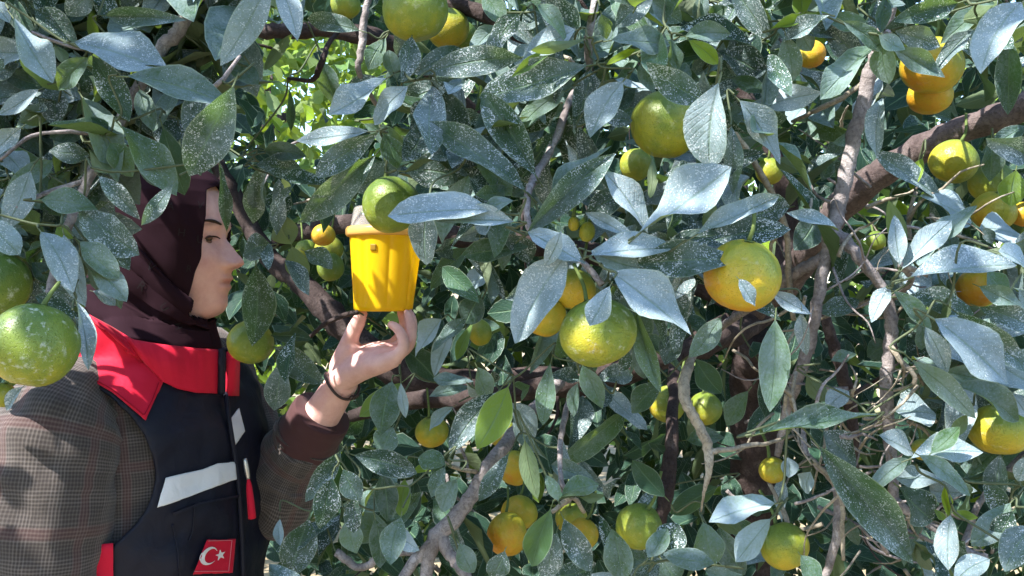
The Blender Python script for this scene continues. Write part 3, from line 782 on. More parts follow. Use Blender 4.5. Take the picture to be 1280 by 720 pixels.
def hand_left(mb):
    """raised left hand, palm up towards the cup; pinky nearest the camera"""
    A = lambda x, y, d: at(x, y, d)
    c = lambda *p: mb.add(chain([(A(x, y, d), r) for x, y, d, r in p], 12, 5))
    # palm: overlapping metacarpal masses
    c((426, 474, 1.292, .0200), (452, 462, 1.268, .0168), (476, 455, 1.246, .0142), (492, 449, 1.240, .0125))
    c((426, 473, 1.298, .0200), (452, 455, 1.276, .0158), (478, 447, 1.258, .0142), (496, 443, 1.254, .0120))
    c((426, 470, 1.306, .0200), (452, 449, 1.290, .0158), (478, 441, 1.274, .0150), (496, 437, 1.270, .0118))
    c((426, 468, 1.312, .0192), (450, 445, 1.302, .0150), (474, 438, 1.292, .0145), (492, 434, 1.288, .0115))
    # heel of the hand below the thumb
    c((428, 470, 1.300, .0212), (431, 450, 1.300, .0192), (440, 438, 1.296, .0158))
    # thumb
    c((428, 458, 1.304, .0200), (434, 436, 1.300, .0150), (441, 416, 1.292, .0118), (447, 404, 1.286, .0112), (452.5, 393, 1.276, .0085))
    # fingers: knuckle, first joint, second joint, tip
    c((493, 448, 1.236, .0105), (504, 436, 1.231, .0090), (503, 421, 1.232, .0078), (496, 410, 1.237, .0072), (489, 406, 1.242, .0060))
    c((497, 443, 1.254, .0105), (511, 430, 1.251, .0094), (514, 411, 1.252, .0080), (511, 397, 1.256, .0070), (508.5, 391, 1.259, .0058))
    c((496, 437, 1.273, .0105), (511, 422, 1.271, .0094), (515, 403, 1.272, .0080), (510, 390, 1.276, .0070), (508, 386, 1.278, .0058))
    c((491, 432, 1.293, .0103), (503, 418, 1.293, .0092), (505, 403, 1.294, .0078), (502, 392, 1.296, .0070), (500.5, 388.5, 1.297, .0058))


hand_left(body)


def hand_right(mb):
    d = (WR - ER).normalized() * 0.5 + V3((0, 0, -1)) * 0.5
    d.normalize()
    side = Fv.copy()
    inn = V3((0.1, 1, 0)).normalized()
    for k, (o, ln, r) in enumerate([(.030, .085, .0085), (.010, .095, .009), (-.010, .09, .0088), (-.028, .072, .0078)]):
        p0 = WR + side * o * .45
        p1 = WR + d * .09 + side * o
        mb.add(chain([(p0, .017), (WR + d * .05 + side * o * .9, .014), (p1, .0105)], 10))
        mb.add(chain([(p1, .0105), (p1 + d * ln * .45 + inn * .008, r), (p1 + d * ln * .75 + inn * .022, r * .9), (p1 + d * ln * .95 + inn * .038, r * .75)], 10))
    mb.add(chain([(WR + side * .016 + d * .02, .016), (WR + side * .038 + d * .05 + inn * .01, .012), (WR + side * .046 + d * .08 + inn * .016, .0098), (WR + side * .044 + d * .105 + inn * .022, .0078)], 10))


hand_right(body)
bo = body.build("body", SKIN)
rm = bo.modifiers.new("remesh", 'REMESH')
rm.mode = 'VOXEL'
rm.voxel_size = 0.0021
dg = bpy.context.evaluated_depsgraph_get()
me2 = bpy.data.meshes.new_from_object(bo.evaluated_get(dg))
bo.modifiers.clear()
old = bo.data
bo.data = me2
bpy.data.meshes.remove(old)
me2.materials.clear(); me2.materials.append(SKIN)
# light smoothing to melt the joins (less on the face)
nv = len(me2.vertices)
co = np.empty(nv * 3, np.float32); me2.vertices.foreach_get("co", co); co = co.reshape(-1, 3)
ed = np.empty(len(me2.edges) * 2, np.int32); me2.edges.foreach_get("vertices", ed); ed = ed.reshape(-1, 2)
deg = np.bincount(ed.ravel(), minlength=nv).astype(np.float32)[:, None]
face_w = ((co[:, 2] > px2z(404)) & (co[:, 0] < px2x(330))).astype(np.float32)[:, None]
for it in range(6):
    acc = np.zeros_like(co)
    np.add.at(acc, ed[:, 0], co[ed[:, 1]]); np.add.at(acc, ed[:, 1], co[ed[:, 0]])
    avg = acc / np.maximum(deg, 1)
    lam = 0.5 * (1 - face_w * (1.0 if it > 0 else 0.6))
    co = co + (avg - co) * lam
me2.vertices.foreach_set("co", co.ravel())
# colour of lips, cheeks, lashes, brows, painted nostril and mouth-line shade; knuckles and finger tips a little redder
fl = np.zeros((nv, 4), np.float32); fl[:, 3] = 1
hv = np.array(hm[0], np.float32); hc = np.array(hm[2], np.float32)
from mathutils.kdtree import KDTree
kd = KDTree(len(hv))
for i, p in enumerate(hv): kd.insert(p, i)
kd.balance()
sel = np.where((co[:, 2] > px2z(404)) & (co[:, 0] > px2x(225)) & (co[:, 0] < px2x(330)))[0]
for i in sel:
    near = kd.find_n(co[i], 3)
    ws = [1 / (d + 1e-4) for _, _, d in near]
    t = sum(ws)
    fl[i, 0] = sum(hc[j][0] * w for (_, j, _), w in zip(near, ws)) / t
    fl[i, 1] = sum(hc[j][1] * w for (_, j, _), w in zip(near, ws)) / t
for x, y, d in [(507, 387, 1.275), (489, 405, 1.247), (503, 390, 1.292), (452, 393, 1.276), (507, 432, 1.25)]:
    p = np.array(at(x, y, d), np.float32)
    fl[:, 0] += 0.35 * np.exp(-np.sum((co - p) ** 2, 1) / .014 ** 2)
ca = me2.color_attributes.new("flush", 'FLOAT_COLOR', 'POINT')
ca.data.foreach_set("color", np.clip(fl, 0, 1).ravel())
me2.polygons.foreach_set("use_smooth", [True] * len(me2.polygons))
under(bo, person)

# eyes
for s in (-1, 1):
    bm = bmesh.new()
    bmesh.ops.create_uvsphere(bm, u_segments=20, v_segments=12, radius=0.0086)
    me = bpy.data.meshes.new("eye"); bm.to_mesh(me); bm.free()
    eo = link("eye", me, simple("eye_dark", (0.05, 0.03, 0.025), 0.15, 0.5))
    eo.location = (px2x(273.5) - .0080, PD + s * .032, px2z(300))
    under(eo, person)
    bm = bmesh.new()
    bmesh.ops.create_uvsphere(bm, u_segments=24, v_segments=16, radius=0.0098)
    bmesh.ops.delete(bm, geom=[v for v in bm.verts if (-.0034 < v.co.z < -.0010) or v.co.x < -.004], context='VERTS')
    me = bpy.data.meshes.new("eyelid"); bm.to_mesh(me); bm.free()
    lo = link("eyelid", me, SKIN)
    ca = me.color_attributes.new("flush", 'FLOAT_COLOR', 'POINT')
    so = lo.modifiers.new("thick", 'SOLIDIFY'); so.thickness = .0008
    lo.location = eo.location
    under(lo, person)


for s in (-1, 1):
    lash_pts = [(Vector((px2x(269.5), PD + s * .0445, px2z(300.5))), .0006), (Vector((px2x(275), PD + s * .040, px2z(297.6))), .0011), (Vector((px2x(279.5), PD + s * .032, px2z(297.6))), .0012), (Vector((px2x(281.8), PD + s * .024, px2z(299.5))), .0008)]
    MB().add(tube(lash_pts, 6, 4)[:2]).build("eyelash", HAIRM, person)
    brow_pts = [(Vector((px2x(264), PD + s * .0520, px2z(282))), .0008), (Vector((px2x(271), PD + s * .0475, px2z(278.5))), .0020), (Vector((px2x(278.5), PD + s * .038, px2z(278.8))), .0024), (Vector((px2x(283), PD + s * .024, px2z(282))), .0014)]
    MB().add(tube(brow_pts, 7, 5, .35)[:2]).build("eyebrow", HAIRM, person)


# --- cloth surfaces made of rings (uv in metres)
def loft(name, rings, mat, root=person, closed=True, cap=False, keep=None, thick=0.0, disp=None):
    n = len(rings[0]); m = len(rings)
    verts = []
    for i, r_ in enumerate(rings):
        for k, p in enumerate(r_):
            q = Vector(p)
            if disp: q = disp(q, i / (m - 1), k / n)
            verts.append(q)
    faces, fuv = [], []
    per = max(sum((Vector(r_[k]) - Vector(r_[(k + 1) % n])).length for k in range(n)) for r_ in rings)
    vl = [0.0]
    for i in range(1, m):
        vl.append(vl[-1] + sum((Vector(rings[i][k]) - Vector(rings[i - 1][k])).length for k in range(0, n, max(1, n // 8))) / len(range(0, n, max(1, n // 8))))
    for i in range(m - 1):
        for k in range(n if closed else n - 1):
            k2 = (k + 1) % n
            quad = (i * n + k, i * n + k2, (i + 1) * n + k2, (i + 1) * n + k)
            if keep and not keep(sum((verts[j] for j in quad), Vector()) / 4, i / (m - 1), k / n): continue
            faces.append(quad)
            fuv += [(per * k / n, vl[i]), (per * (k + 1) / n, vl[i]), (per * (k + 1) / n, vl[i + 1]), (per * k / n, vl[i + 1])]
    if cap:
        for base, rev in ((0, True), ((m - 1) * n, False)):
            f = [base + k for k in range(n)]
            faces.append(tuple(reversed(f)) if rev else tuple(f)); fuv += [(0, 0)] * n
    me = mesh_from(verts, faces, name)
    uvl = me.uv_layers.new(name="uv")
    uvl.data.foreach_set("uv", np.array(fuv, np.float32).ravel())
    bm = bmesh.new(); bm.from_mesh(me)
    bmesh.ops.delete(bm, geom=[v for v in bm.verts if not v.link_faces], context='VERTS')
    bm.to_mesh(me); bm.free()
    o = link(name, me, mat)
    if thick:
        so = o.modifiers.new("thick", 'SOLIDIFY'); so.thickness = thick; so.offset = 1
    if root is not None: under(o, root)
    return o


TORSO = [(.78, .140, .130, .180), (.95, .140, .122, .184), (1.05, .143, .118, .186), (1.15, .148, .115, .188), (1.22, .151, .115, .188), (1.28, .139, .115, .188), (1.32, .122, .110, .182),
         (1.345, .108, .104, .165), (1.365, .098, .098, .138), (1.38, .090, .094, .112), (1.39, .084, .090, .094), (1.40, .076, .082, .080)]


def torso_ring(z, grow=0.0, n=96):
    a, ab, bb = (interp(TORSO, z, k) + grow for k in (1, 2, 3))
    out = []
    for k in range(n):
        th = 2 * math.pi * k / n
        c, s = math.cos(th), math.sin(th)
        e = 2 / 2.35
        cc = math.copysign(abs(c) ** e, c); ss = math.copysign(abs(s) ** e, s)
        out.append(TC + Fv * (cc * (a if c > 0 else ab)) + Lv * (ss * bb) + Vector((0, 0, z)))
    return out


def creases(amp, k=1.0):
    def f(q, t, u):
        n1 = noise.noise(Vector((q.x * 9 * k + q.z * 14 * k, q.y * 9 * k, q.z * 5 * k)))
        n2 = noise.noise(Vector((q.x * 24 * k - q.z * 19 * k, q.y * 20 * k, q.z * 14 * k)) + Vector((5, 1, 2)))
        d = (Vector((q.x, q.y, 0)) - TC); d.z = 0
        if d.length > 1e-4: d.normalize()
        return q + d * (amp * n1 + amp * 0.55 * n2)
    return f


zs_j = list(np.linspace(.80, 1.32, 60)) + list(np.linspace(1.325, 1.376, 14))
jacket = loft("jacket", [torso_ring(z) for z in zs_j], PLAID, disp=creases(.004))


def hole(p, t=0, u=0):
    d = p - TC
    uu, ll = d.dot(Fv), d.dot(Lv)
    if p.z > 1.364 + .034 * min(1, max(0, .5 - uu / .16)): return False
    if abs(ll) < .06: return True
    return ((uu - .004) / .112) ** 2 + ((p.z - 1.232) / .118) ** 2 > 1.0 or (p.z > 1.35)


def smooth_rim(o, it):
    bm = bmesh.new(); bm.from_mesh(o.data)
    for _ in range(it):
        mv = {}
        for v in bm.verts:
            nb = [e.other_vert(v) for e in v.link_edges if e.is_boundary]
            if len(nb) == 2: mv[v] = v.co * .4 + (nb[0].co + nb[1].co) * .3
        for v, c in mv.items(): v.co = c
    bm.to_mesh(o.data); bm.free()


zs_v = list(np.linspace(.93, 1.32, 110)) + list(np.linspace(1.323, 1.398, 40))
vest = loft("vest", [torso_ring(z, .013, 260) for z in zs_v], NAVY, keep=hole, disp=creases(.009, 1.25))
smooth_rim(vest, 8)
so = vest.modifiers.new('thick', 'SOLIDIFY'); so.thickness = .004; so.offset = 1
dg = bpy.context.evaluated_depsgraph_get()


def bvh_of(*objs):
    vs, fs = [], []
    for o in objs:
        dgx = bpy.context.evaluated_depsgraph_get(); dgx.update()
        e = o.evaluated_get(dgx); me = e.to_mesh()
        off = len(vs)
        mw = e.matrix_world
        vs += [mw @ v.co for v in me.vertices]
        fs += [tuple(i + off for i in p.vertices) for p in me.polygons]
        e.to_mesh_clear()
    return BVHTree.FromPolygons(vs, fs)


bpy.context.view_layer.update()
zs_p = list(np.linspace(.80, 1.36, 60)) + list(np.linspace(1.365, 1.47, 16))
proxy = loft("vest_form", [torso_ring(min(z, 1.375), .0185) if z <= 1.375 else [q + Vector((0, 0, z - 1.375)) for q in torso_ring(1.375, .0185)] for z in zs_p], NAVY, root=None, disp=creases(.009, 1.25))
bpy.context.view_layer.update()
VB = bvh_of(proxy)
bpy.data.objects.remove(proxy)
CAMP = Vector((0, 0, CAMZ))


def on_surface(bvh, px, py, lift=.003, fallback=1.25):
    d = (at(px, py, 1.0) - CAMP).normalized()
    h = bvh.ray_cast(CAMP, d)
    if h[0] is None: return at(px, py, fallback), Vector((0, -1, 0)), False
    nrm = h[1] if h[1].dot(d) < 0 else -h[1]
    return h[0] + nrm * lift, nrm, True


def polyline(pts, m):
    P = np.array(pts, float)
    L = np.concatenate([[0], np.cumsum(np.linalg.norm(np.diff(P, axis=0), axis=1))])
    t = np.linspace(0, L[-1], m)
    return np.stack([np.interp(t, L, P[:, 0]), np.interp(t, L, P[:, 1])], 1)


def patch(name, top, bot, mat, root, lift=.003, thick=.0016, nu=40, nv_=14, bvh=None, label=None):
    """cloth panel lying on the garment, between two outline curves"""
    a, b_ = polyline(top, nu), polyline(bot, nu)
    verts, faces = [], []
    bvh = bvh or VB
    last = None
    miss = []
    for i in range(nu):
        for j in range(nv_):
            t = j / (nv_ - 1)
            p = a[i] * (1 - t) + b_[i] * t
            q, nn, ok = on_surface(bvh, p[0], p[1], lift)
            if ok: last = q
            else:
                dd = last.y if last is not None else 1.25
                q = at(p[0], p[1], dd)
            verts.append(q)
    for i in range(nu - 1):
        for j in range(nv_ - 1):
            faces.append((i * nv_ + j, i * nv_ + j + 1, (i + 1) * nv_ + j + 1, (i + 1) * nv_ + j))
    me = mesh_from(verts, faces, name)
    o = link(name, me, mat)
    so = o.modifiers.new("thick", 'SOLIDIFY'); so.thickness = thick; so.offset = 0
    under(o, root)
    if label: o["label"] = label
    return o


# red yoke, side panel, strips, flag patch
patch("yoke", [(48, 452), (80, 420), (112, 396), (165, 428), (203, 476)], [(54, 474), (80, 467), (108, 474), (140, 492), (181, 526)], RED, person, .0035)
patch("side_panel", [(104, 682), (142, 679)], [(90, 760), (142, 760)], RED, person, .0025)
patch("reflective_strip", [(206, 597), (230, 591), (252, 586), (270, 579), (291, 578)], [(196, 634), (235, 621), (261, 611), (285, 601), (293, 599)], REFLECT, person, .0035, nu=60)
patch("reflective_strip", [(284, 528), (296, 511)], [(291, 556), (303, 540)], REFLECT, person, .0035)
patch("pocket_flap", [(214, 640), (244, 629), (294, 618)], [(216, 643), (246, 632), (294, 621)], NAVY, person, .004, .003)
flag = patch("flag_patch", [(256, 674), (291, 673)], [(239, 716), (287, 716)], RED, person, .0045, .0014)
bpy.context.view_layer.update()
FB = bvh_of(flag)


def decal(name, outline, mat, root, bvh, lift=.0008, thick=.0008):
    """flat print in the given outline (photograph pixels), laid on a surface"""
    bm = bmesh.new()
    vs = [bm.verts.new((x, y, 0)) for x, y in outline]
    es = [bm.edges.new((vs[i], vs[(i + 1) % len(vs)])) for i in range(len(vs))]
    bmesh.ops.triangle_fill(bm, use_beauty=True, edges=es)
    for v in bm.verts:
        q, nn, ok = on_surface(bvh, v.co.x, v.co.y, lift)
        v.co = q
    me = bpy.data.meshes.new(name); bm.to_mesh(me); bm.free()
    o = link(name, me, mat, None, False)
    so = o.modifiers.new("thick", 'SOLIDIFY'); so.thickness = thick; so.offset = 0
    under(o, root)
    return o


def flagpt(u, v):
    """u along the flag, v down, both 0..1 -> pixels"""
    l = (256 + (239 - 256) * v, 674 + 42 * v); r_ = (291 - 4 * v, 673 + 43 * v)
    return (l[0] + (r_[0] - l[0]) * u, l[1] + (r_[1] - l[1]) * u)


cr = []
for k in range(25):
    a = R(40 + 280 * k / 24); cr.append(flagpt(.32 + .24 * math.cos(a), .5 + .27 * math.sin(a)))
for k in range(21):
    a = R(318 - 276 * k / 20); cr.append(flagpt(.385 + .19 * math.cos(a), .5 + .215 * math.sin(a)))
decal("crescent", cr, WHITEC, flag, FB)
st = []
for k in range(10):
    a = R(180 + 36 * k); rr = 1.0 if k % 2 == 0 else .40
    st.append(flagpt(.66 + .15 * rr * math.cos(a), .48 + .165 * rr * math.sin(a)))
decal("star", st, WHITEC, flag, FB)

def seam(pts, mat, root, bvh, r_=.0007, lift=.0012):
    """line of stitching on a garment"""
    P_ = polyline(pts, 24)
    MB().add(tube([(on_surface(bvh, x, y, lift)[0], r_) for x, y in P_], 5, 1)[:2]).build("seam", mat, root)


REDS = cloth("red_thread", (0.30, 0.004, 0.02), (0.36, 0.006, 0.025), 1200)
PINKS = cloth("pink_thread", (0.62, 0.18, 0.22), (0.66, 0.22, 0.26), 1200)
bpy.context.view_layer.update()
VB2 = bvh_of(*[o_ for o_ in person.children if o_.name.split(".")[0] in ("yoke", "vest", "reflective_strip", "side_panel")])
seam([(84, 463), (108, 470), (140, 487), (179, 519)], REDS, person, VB2)
seam([(198, 478), (190, 500), (180, 519)], REDS, person, VB2)
seam([(215, 655), (222, 690), (224, 722)], NAVY, person, VB2, .0012)
seam([(243, 632), (241, 660), (236, 676)], NAVY, person, VB2, .0012)
for a_, b_ in (((.04, .05), (.96, .05)), ((.96, .05), (.96, .95)), ((.96, .95), (.04, .95)), ((.04, .95), (.04, .05))):
    seam([flagpt(*a_), flagpt(*b_)], PINKS, flag, FB, .0005, .0008)

# zip: dark tape edge with a metal pull and red tag
zp = [(on_surface(VB, x, y, .004)[0], .0035) for x, y in [(279, 492), (284, 530), (291, 575), (296, 620), (299, 670), (301, 722)]]
t_ = tube(zp, 8, 5)
MB().add(t_[:2]).build("zip", NAVY, person)
zq = [on_surface(VB, 297, 575, .012)[0], on_surface(VB, 299, 598, .014)[0], on_surface(VB, 302, 646, .016)[0]]
zo = MB().add(tube([(zq[0], .003), (zq[0].lerp(zq[1], .5), .004), (zq[1], .0025)], 8, 4)[:2]).build("zip_pull", METAL, person)
MB().add(tube([(zq[1], .002), (zq[1].lerp(zq[2], .25), .0045), (zq[2], .006)], 8, 4)[:2]).build("pull_tag", RED, zo)

# collar: a stand-up band round the neck, open at the front
def collar_ring(t, grow, n=120):
    out = []
    for k in range(n):
        th = R(7) + R(346) * k / (n - 1)
        back = 0.5 - 0.5 * math.cos(th)
        zb = 1.333 + .050 * back
        zt = 1.383 + .046 * back
        z = zb + (zt - zb) * t
        a = .113 + grow - .003 * t; bb = .102 + grow - .002 * t
        bulge = .005 * math.sin(math.pi * t) + .003 * noise.noise(Vector((th * 2, t * 2, 3)))
        out.append(TC + Vector((.004, 0, 0)) + Fv * ((a + bulge) * math.cos(th)) + Lv * ((bb + bulge) * math.sin(th)) + Vector((0, 0, z)))
    return out


collar_ = None


def collar_panel():
    """near half of the standing collar: a thick red band that leans out from the scarf"""
    nu, nv_ = 60, 16
    top = polyline([(112, 393), (140, 408), (166, 424), (200, 430), (240, 434.5), (274, 437)], nu)
    bot = polyline([(150, 430), (172, 446), (203, 477), (222, 486), (245, 491), (273, 492)], nu)
    verts, faces = [], []
    for i in range(nu):
        pb, nb, ok = on_surface(VB, bot[i][0], bot[i][1], .011)
        db = pb.y
        for j in range(nv_):
            t = j / (nv_ - 1)
            p_ = bot[i] * (1 - t) + top[i] * t
            d = db + .010 * t - .012 * math.sin(math.pi * min(1, t * .8)) + .003 * noise.noise(Vector((i * .09, t * 1.5, 2)))
            verts.append(at(p_[0], p_[1], d))
    for i in range(nu - 1):
        for j in range(nv_ - 1):
            faces.append((i * nv_ + j, i * nv_ + j + 1, (i + 1) * nv_ + j + 1, (i + 1) * nv_ + j))
    o = link("collar", mesh_from(verts, faces, "collar"), RED)
    so = o.modifiers.new("thick", 'SOLIDIFY'); so.thickness = .005; so.offset = 1
    under(o, person)
    e = [Vector(v) for v in verts[-nv_:]]
    MB().add(tube([(v + Vector((.004, 0, 0)), .0052) for v in e[::3]], 8, 3)[:2]).build("collar_edge", NAVY, person)
    k = e[::3]
    off = Vector((.012, .045, -.008))
    fv = [v + Vector((.006, .012, -.004)) for v in k] + [v + off for v in k]
    m_ = len(k)
    ff = [(a, a + 1, m_ + a + 1, m_ + a) for a in range(m_ - 1)]
    o = link("collar", mesh_from(fv, ff, "collar"), RED)
    so = o.modifiers.new("thick", 'SOLIDIFY'); so.thickness = .004
    under(o, person)


collar_panel()

# sleeves
def arm_rings(pts, n=64, m=70, wr=.0, seed=0.0):
    P = smooth_path([(*p, r) for p, r in pts], 20)
    idx = np.linspace(0, len(P) - 1, m)
    Q = np.stack([np.interp(idx, range(len(P)), P[:, k]) for k in range(4)], 1)
    v, f, _ = tube([(Vector(q[:3]), q[3]) for q in Q], n, 1, cap=False)
    rings = []
    for i in range(m):
        c = Vector(Q[i][:3]); row = []
        for k in range(n):
            p = Vector(v[i * n + k]); d = p - c
            a = 2 * math.pi * k / n
            q = Vector((math.cos(a) * .9, math.sin(a) * .9, i / m * 9 + seed))
            g = noise.noise(q) + .6 * noise.noise(q * 2.1 + Vector((3, 1, 0))) + .5 * (1 - abs(noise.noise(Vector((math.cos(a) * 1.2, math.sin(a) * 1.2, i / m * 22 + seed + math.cos(a) * 1.5))) * 2.5))
            row.append(c + d * (1 + wr * g))
        rings.append(row)
    return rings


ss = loft("sleeve", arm_rings([(TC + Lv * -.10 + Vector((0, 0, 1.325)), .052), (SR + Vector((0, 0, 0)), .066), (at(70, 552, 1.125), .077), (at(57, 640, 1.105), .076), (at(46, 730, 1.10), .070), (ER, .062), (ER.lerp(WR, .5), .054), (ER.lerp(WR, .93), .043)], wr=.10), PLAID, thick=.002)
sl = loft("sleeve", arm_rings([(TC + Lv * .10 + Vector((0, 0, 1.30)), .055), (SL, .070), (SL.lerp(EL, .55), .066), (EL + Vector((.0, 0, -.004)), .061), (EL.lerp(W, .25), .055), (EL.lerp(W, .45), .050), (EL.lerp(W, .54), .047)], wr=.13, seed=4), PLAID, thick=.002)
ax = (W - EL).normalized()
c0, c1 = EL.lerp(W, .47), EL.lerp(W, .715)
cu = loft("cuff", arm_rings([(c0, .049), (c0.lerp(c1, .5), .0465), (c1, .0455), (c1 + ax * .004, .0415), (c1 - ax * .02, .038)], m=30, wr=.035, seed=9), CUFF, root=None, thick=.002)
under(cu, person)
bb_ = MB()
q = c1 - ax * .03 + (CAMP - c1).normalized() * .0485 + Vector((-.022, 0, .012))

# bracelet
bc = EL.lerp(W, .985)
s1 = ax.cross(Vector((0, 1, 0))).normalized(); s2 = ax.cross(s1).normalized()
ring = [(bc + (s1 * math.cos(a) + s2 * math.sin(a)) * .0275 + ax * (.004 * math.sin(a * 2)), .0021) for a in np.linspace(0, 2 * math.pi, 25)]
br = MB().add(tube(ring, 8, 2, cap=False)[:2])
for k in range(3):
    a = R(150 + 14 * k)
    p = bc + (s1 * math.cos(a) + s2 * math.sin(a)) * .0285
    br.add(chain([(p - ax * .0015, .0032), (p + ax * .0015, .0032)], 8, 2))
br.build("bracelet", BEAD, person)

# trousers and shoes below the frame
tb = MB()
tb.add(chain([(HIP + Vector((0, 0, .95)), .125), (HIP + Vector((0, 0, .85)), .130)], 24))
for s in (-1, 1):
    hp = HIP + Lv * (.085 * s)
    tb.add(chain([(hp + Vector((0, 0, .86)), .098), (hp + Vector((.01, 0, .60)), .088), (hp + Vector((.015, 0, .45)), .074), (hp + Vector((0, 0, .28)), .070), (hp + Vector((-.01, 0, .09)), .060)], 20))
to = tb.build("trousers", BLACKC)
rm = to.modifiers.new("remesh", 'REMESH'); rm.mode = 'VOXEL'; rm.voxel_size = .012
sm_ = to.modifiers.new("smooth", 'SMOOTH'); sm_.iterations = 4
under(to, person)
for s in (-1, 1):
    an = HIP + Lv * (.085 * s)
    sh = MB().add(chain([(an + Fv * -.045 + Vector((0, 0, .045)), .042), (an + Fv * .05 + Vector((0, 0, .042)), .040), (an + Fv * .13 + Vector((0, 0, .034)), .034), (an + Fv * .17 + Vector((0, 0, .030)), .026)], 16)).build("shoe", BLACKC)
    under(sh, person)

# --- headscarf: rows of (py, front px, back px, half width)
SCROWS = [(203, 206, 198, .004), (205, 226, 176, .034), (210, 246, 156, .056), (218, 262, 141, .070), (230, 274, 130, .080), (245, 282, 122, .086), (262, 288, 117, .0885), (285, 290, 115, .088), (310, 289, 115, .085),
          (335, 287, 116, .081), (358, 286, 116, .077), (376, 284, 115, .074), (388, 276, 114, .073), (397, 264, 112, .074), (404, 259, 108, .080), (414, 260, 104, .088), (426, 263, 99, .098), (440, 266, 95, .105), (462, 266, 98, .105)]
EDGE = [(200, 262), (216, 266), (224, 274), (234, 276), (242, 270.5), (262, 272), (274, 272), (300, 269.5), (322, 266.5), (340, 262), (354, 258.5), (374, 254), (388, 251), (397, 249), (400, 262), (404, 300)]


EDGEZ = [(px2z(p), px2x(x)) for p, x in EDGE][::-1]


def scarf_rings():
    rows = [(px2z(r_[0]), px2x(r_[1]), px2x(r_[2]), r_[3]) for r_ in SCROWS][::-1]
    zz = np.linspace(rows[0][0], rows[-1][0], 230)
    rings = []
    for z in zz:
        xf, xb, hw = (interp(rows, z, k) for k in (1, 2, 3))
        cxm = (xf + xb) / 2
        row = []
        ex = float(np.interp(z, [e_[0] for e_ in EDGEZ], [e_[1] for e_ in EDGEZ]))
        e = 2 / 2.15
        th0 = 0.0
        if ex < xf:
            cc = max(-1.0, min(1.0, (ex - cxm) / ((xf - xb) / 2)))
            th0 = math.acos(math.copysign(abs(cc) ** (1 / e), cc))
        for k in range(301):
            th = th0 + (2 * math.pi - 2 * th0) * k / 300
            c, s = math.cos(th), math.sin(th)
            e = 2 / 2.15
            cc = math.copysign(abs(c) ** e, c); ss_ = math.copysign(abs(s) ** e, s)
            row.append(Vector((cxm + cc * (xf - xb) / 2, PD + ss_ * hw, z)))
        rings.append(row)
    return rings


def scarf_folds(q, t, u):
    px = CX + (q.x / PK); py = CY - (q.z - CAMZ) / PK
    # diagonal folds running down towards the chin, stronger below
    s = (py - 300) - (px - 165) * 1.05
    low = min(1, max(0, (s + 60) / 130))
    f = .0068 * low * math.sin(s / 11.5 + 1.2 * noise.noise(Vector((px / 40, py / 40, 0))))
    f += .006 * math.exp(-((s + 8) / 7) ** 2) * (1 if 140 < px < 262 else .3)
    f += .004 * math.exp(-(((py - 250) - (px - 240) * 3.2) / 22) ** 2)
    f += .004 * noise.noise(Vector((q.x * 30, q.y * 30, q.z * 16)))
    d = Vector((q.x - px2x(195), q.y - PD, 0))
    if d.length > 1e-5: d.normalize()
    return q + d * f


scarf = loft("headscarf", scarf_rings(), SCARF, closed=False, thick=.0030, disp=scarf_folds)
bpy.context.view_layer.update()
SB = bvh_of(scarf)
f1 = patch("scarf_fold", [(122, 262), (160, 292), (202, 338), (232, 372), (253, 399)], [(112, 330), (150, 352), (196, 386), (230, 404), (258, 414)], SCARF, scarf, .0045, .0055, 60, 24, SB)
bpy.context.view_layer.update()
SB = bvh_of(scarf, f1)
f2 = patch("scarf_fold", [(111, 352), (150, 372), (196, 400), (230, 412), (259, 417)], [(106, 408), (150, 424), (200, 432), (235, 435), (262, 436)], SCARF, scarf, .0035, .0055, 60, 20, SB)
bpy.context.view_layer.update()
SB = bvh_of(scarf, f1, f2)
for ch, x, y, rot, sz in [("V", 250, 257, 10, 11), ("H", 227, 291, 8, 11), ("U", 250, 300, 5, 11), ("V", 188, 334, 35, 12), ("R", 177, 358, 35, 13), ("U", 205, 384, 60, 11), ("A", 214, 258, 10, 10), ("R", 236, 336, 10, 10), ("H", 222, 408, 70, 10), ("U", 244, 366, 20, 9)]:
    cu_ = bpy.data.curves.new("letter", 'FONT'); cu_.body = ch; cu_.align_x = 'CENTER'; cu_.align_y = 'CENTER'; cu_.resolution_u = 2
    to_ = bpy.data.objects.new("letter_tmp", cu_); COL.objects.link(to_)
    bpy.context.view_layer.update()
    me = bpy.data.meshes.new_from_object(to_.evaluated_get(bpy.context.evaluated_depsgraph_get()))
    bpy.data.objects.remove(to_); bpy.data.curves.remove(cu_)
    bm = bmesh.new(); bm.from_mesh(me)
    bmesh.ops.triangulate(bm, faces=bm.faces[:])
    bmesh.ops.subdivide_edges(bm, edges=bm.edges[:], cuts=3, use_grid_fill=True)
    bm.to_mesh(me); bm.free()
    ok_all = True
    ca_, sa_ = math.cos(R(rot)), math.sin(R(rot))
    for v in me.vertices:
        lx, ly = v.co.x * sz * 1.25, v.co.y * sz * 1.25
        q, nn, ok = on_surface(SB, x + lx * ca_ + ly * sa_, y + lx * sa_ - ly * ca_, .0012)
        ok_all = ok_all and ok
        v.co = q
    if ok_all:
        lo = link("printed_letter", me, INK, None, False); under(lo, scarf)

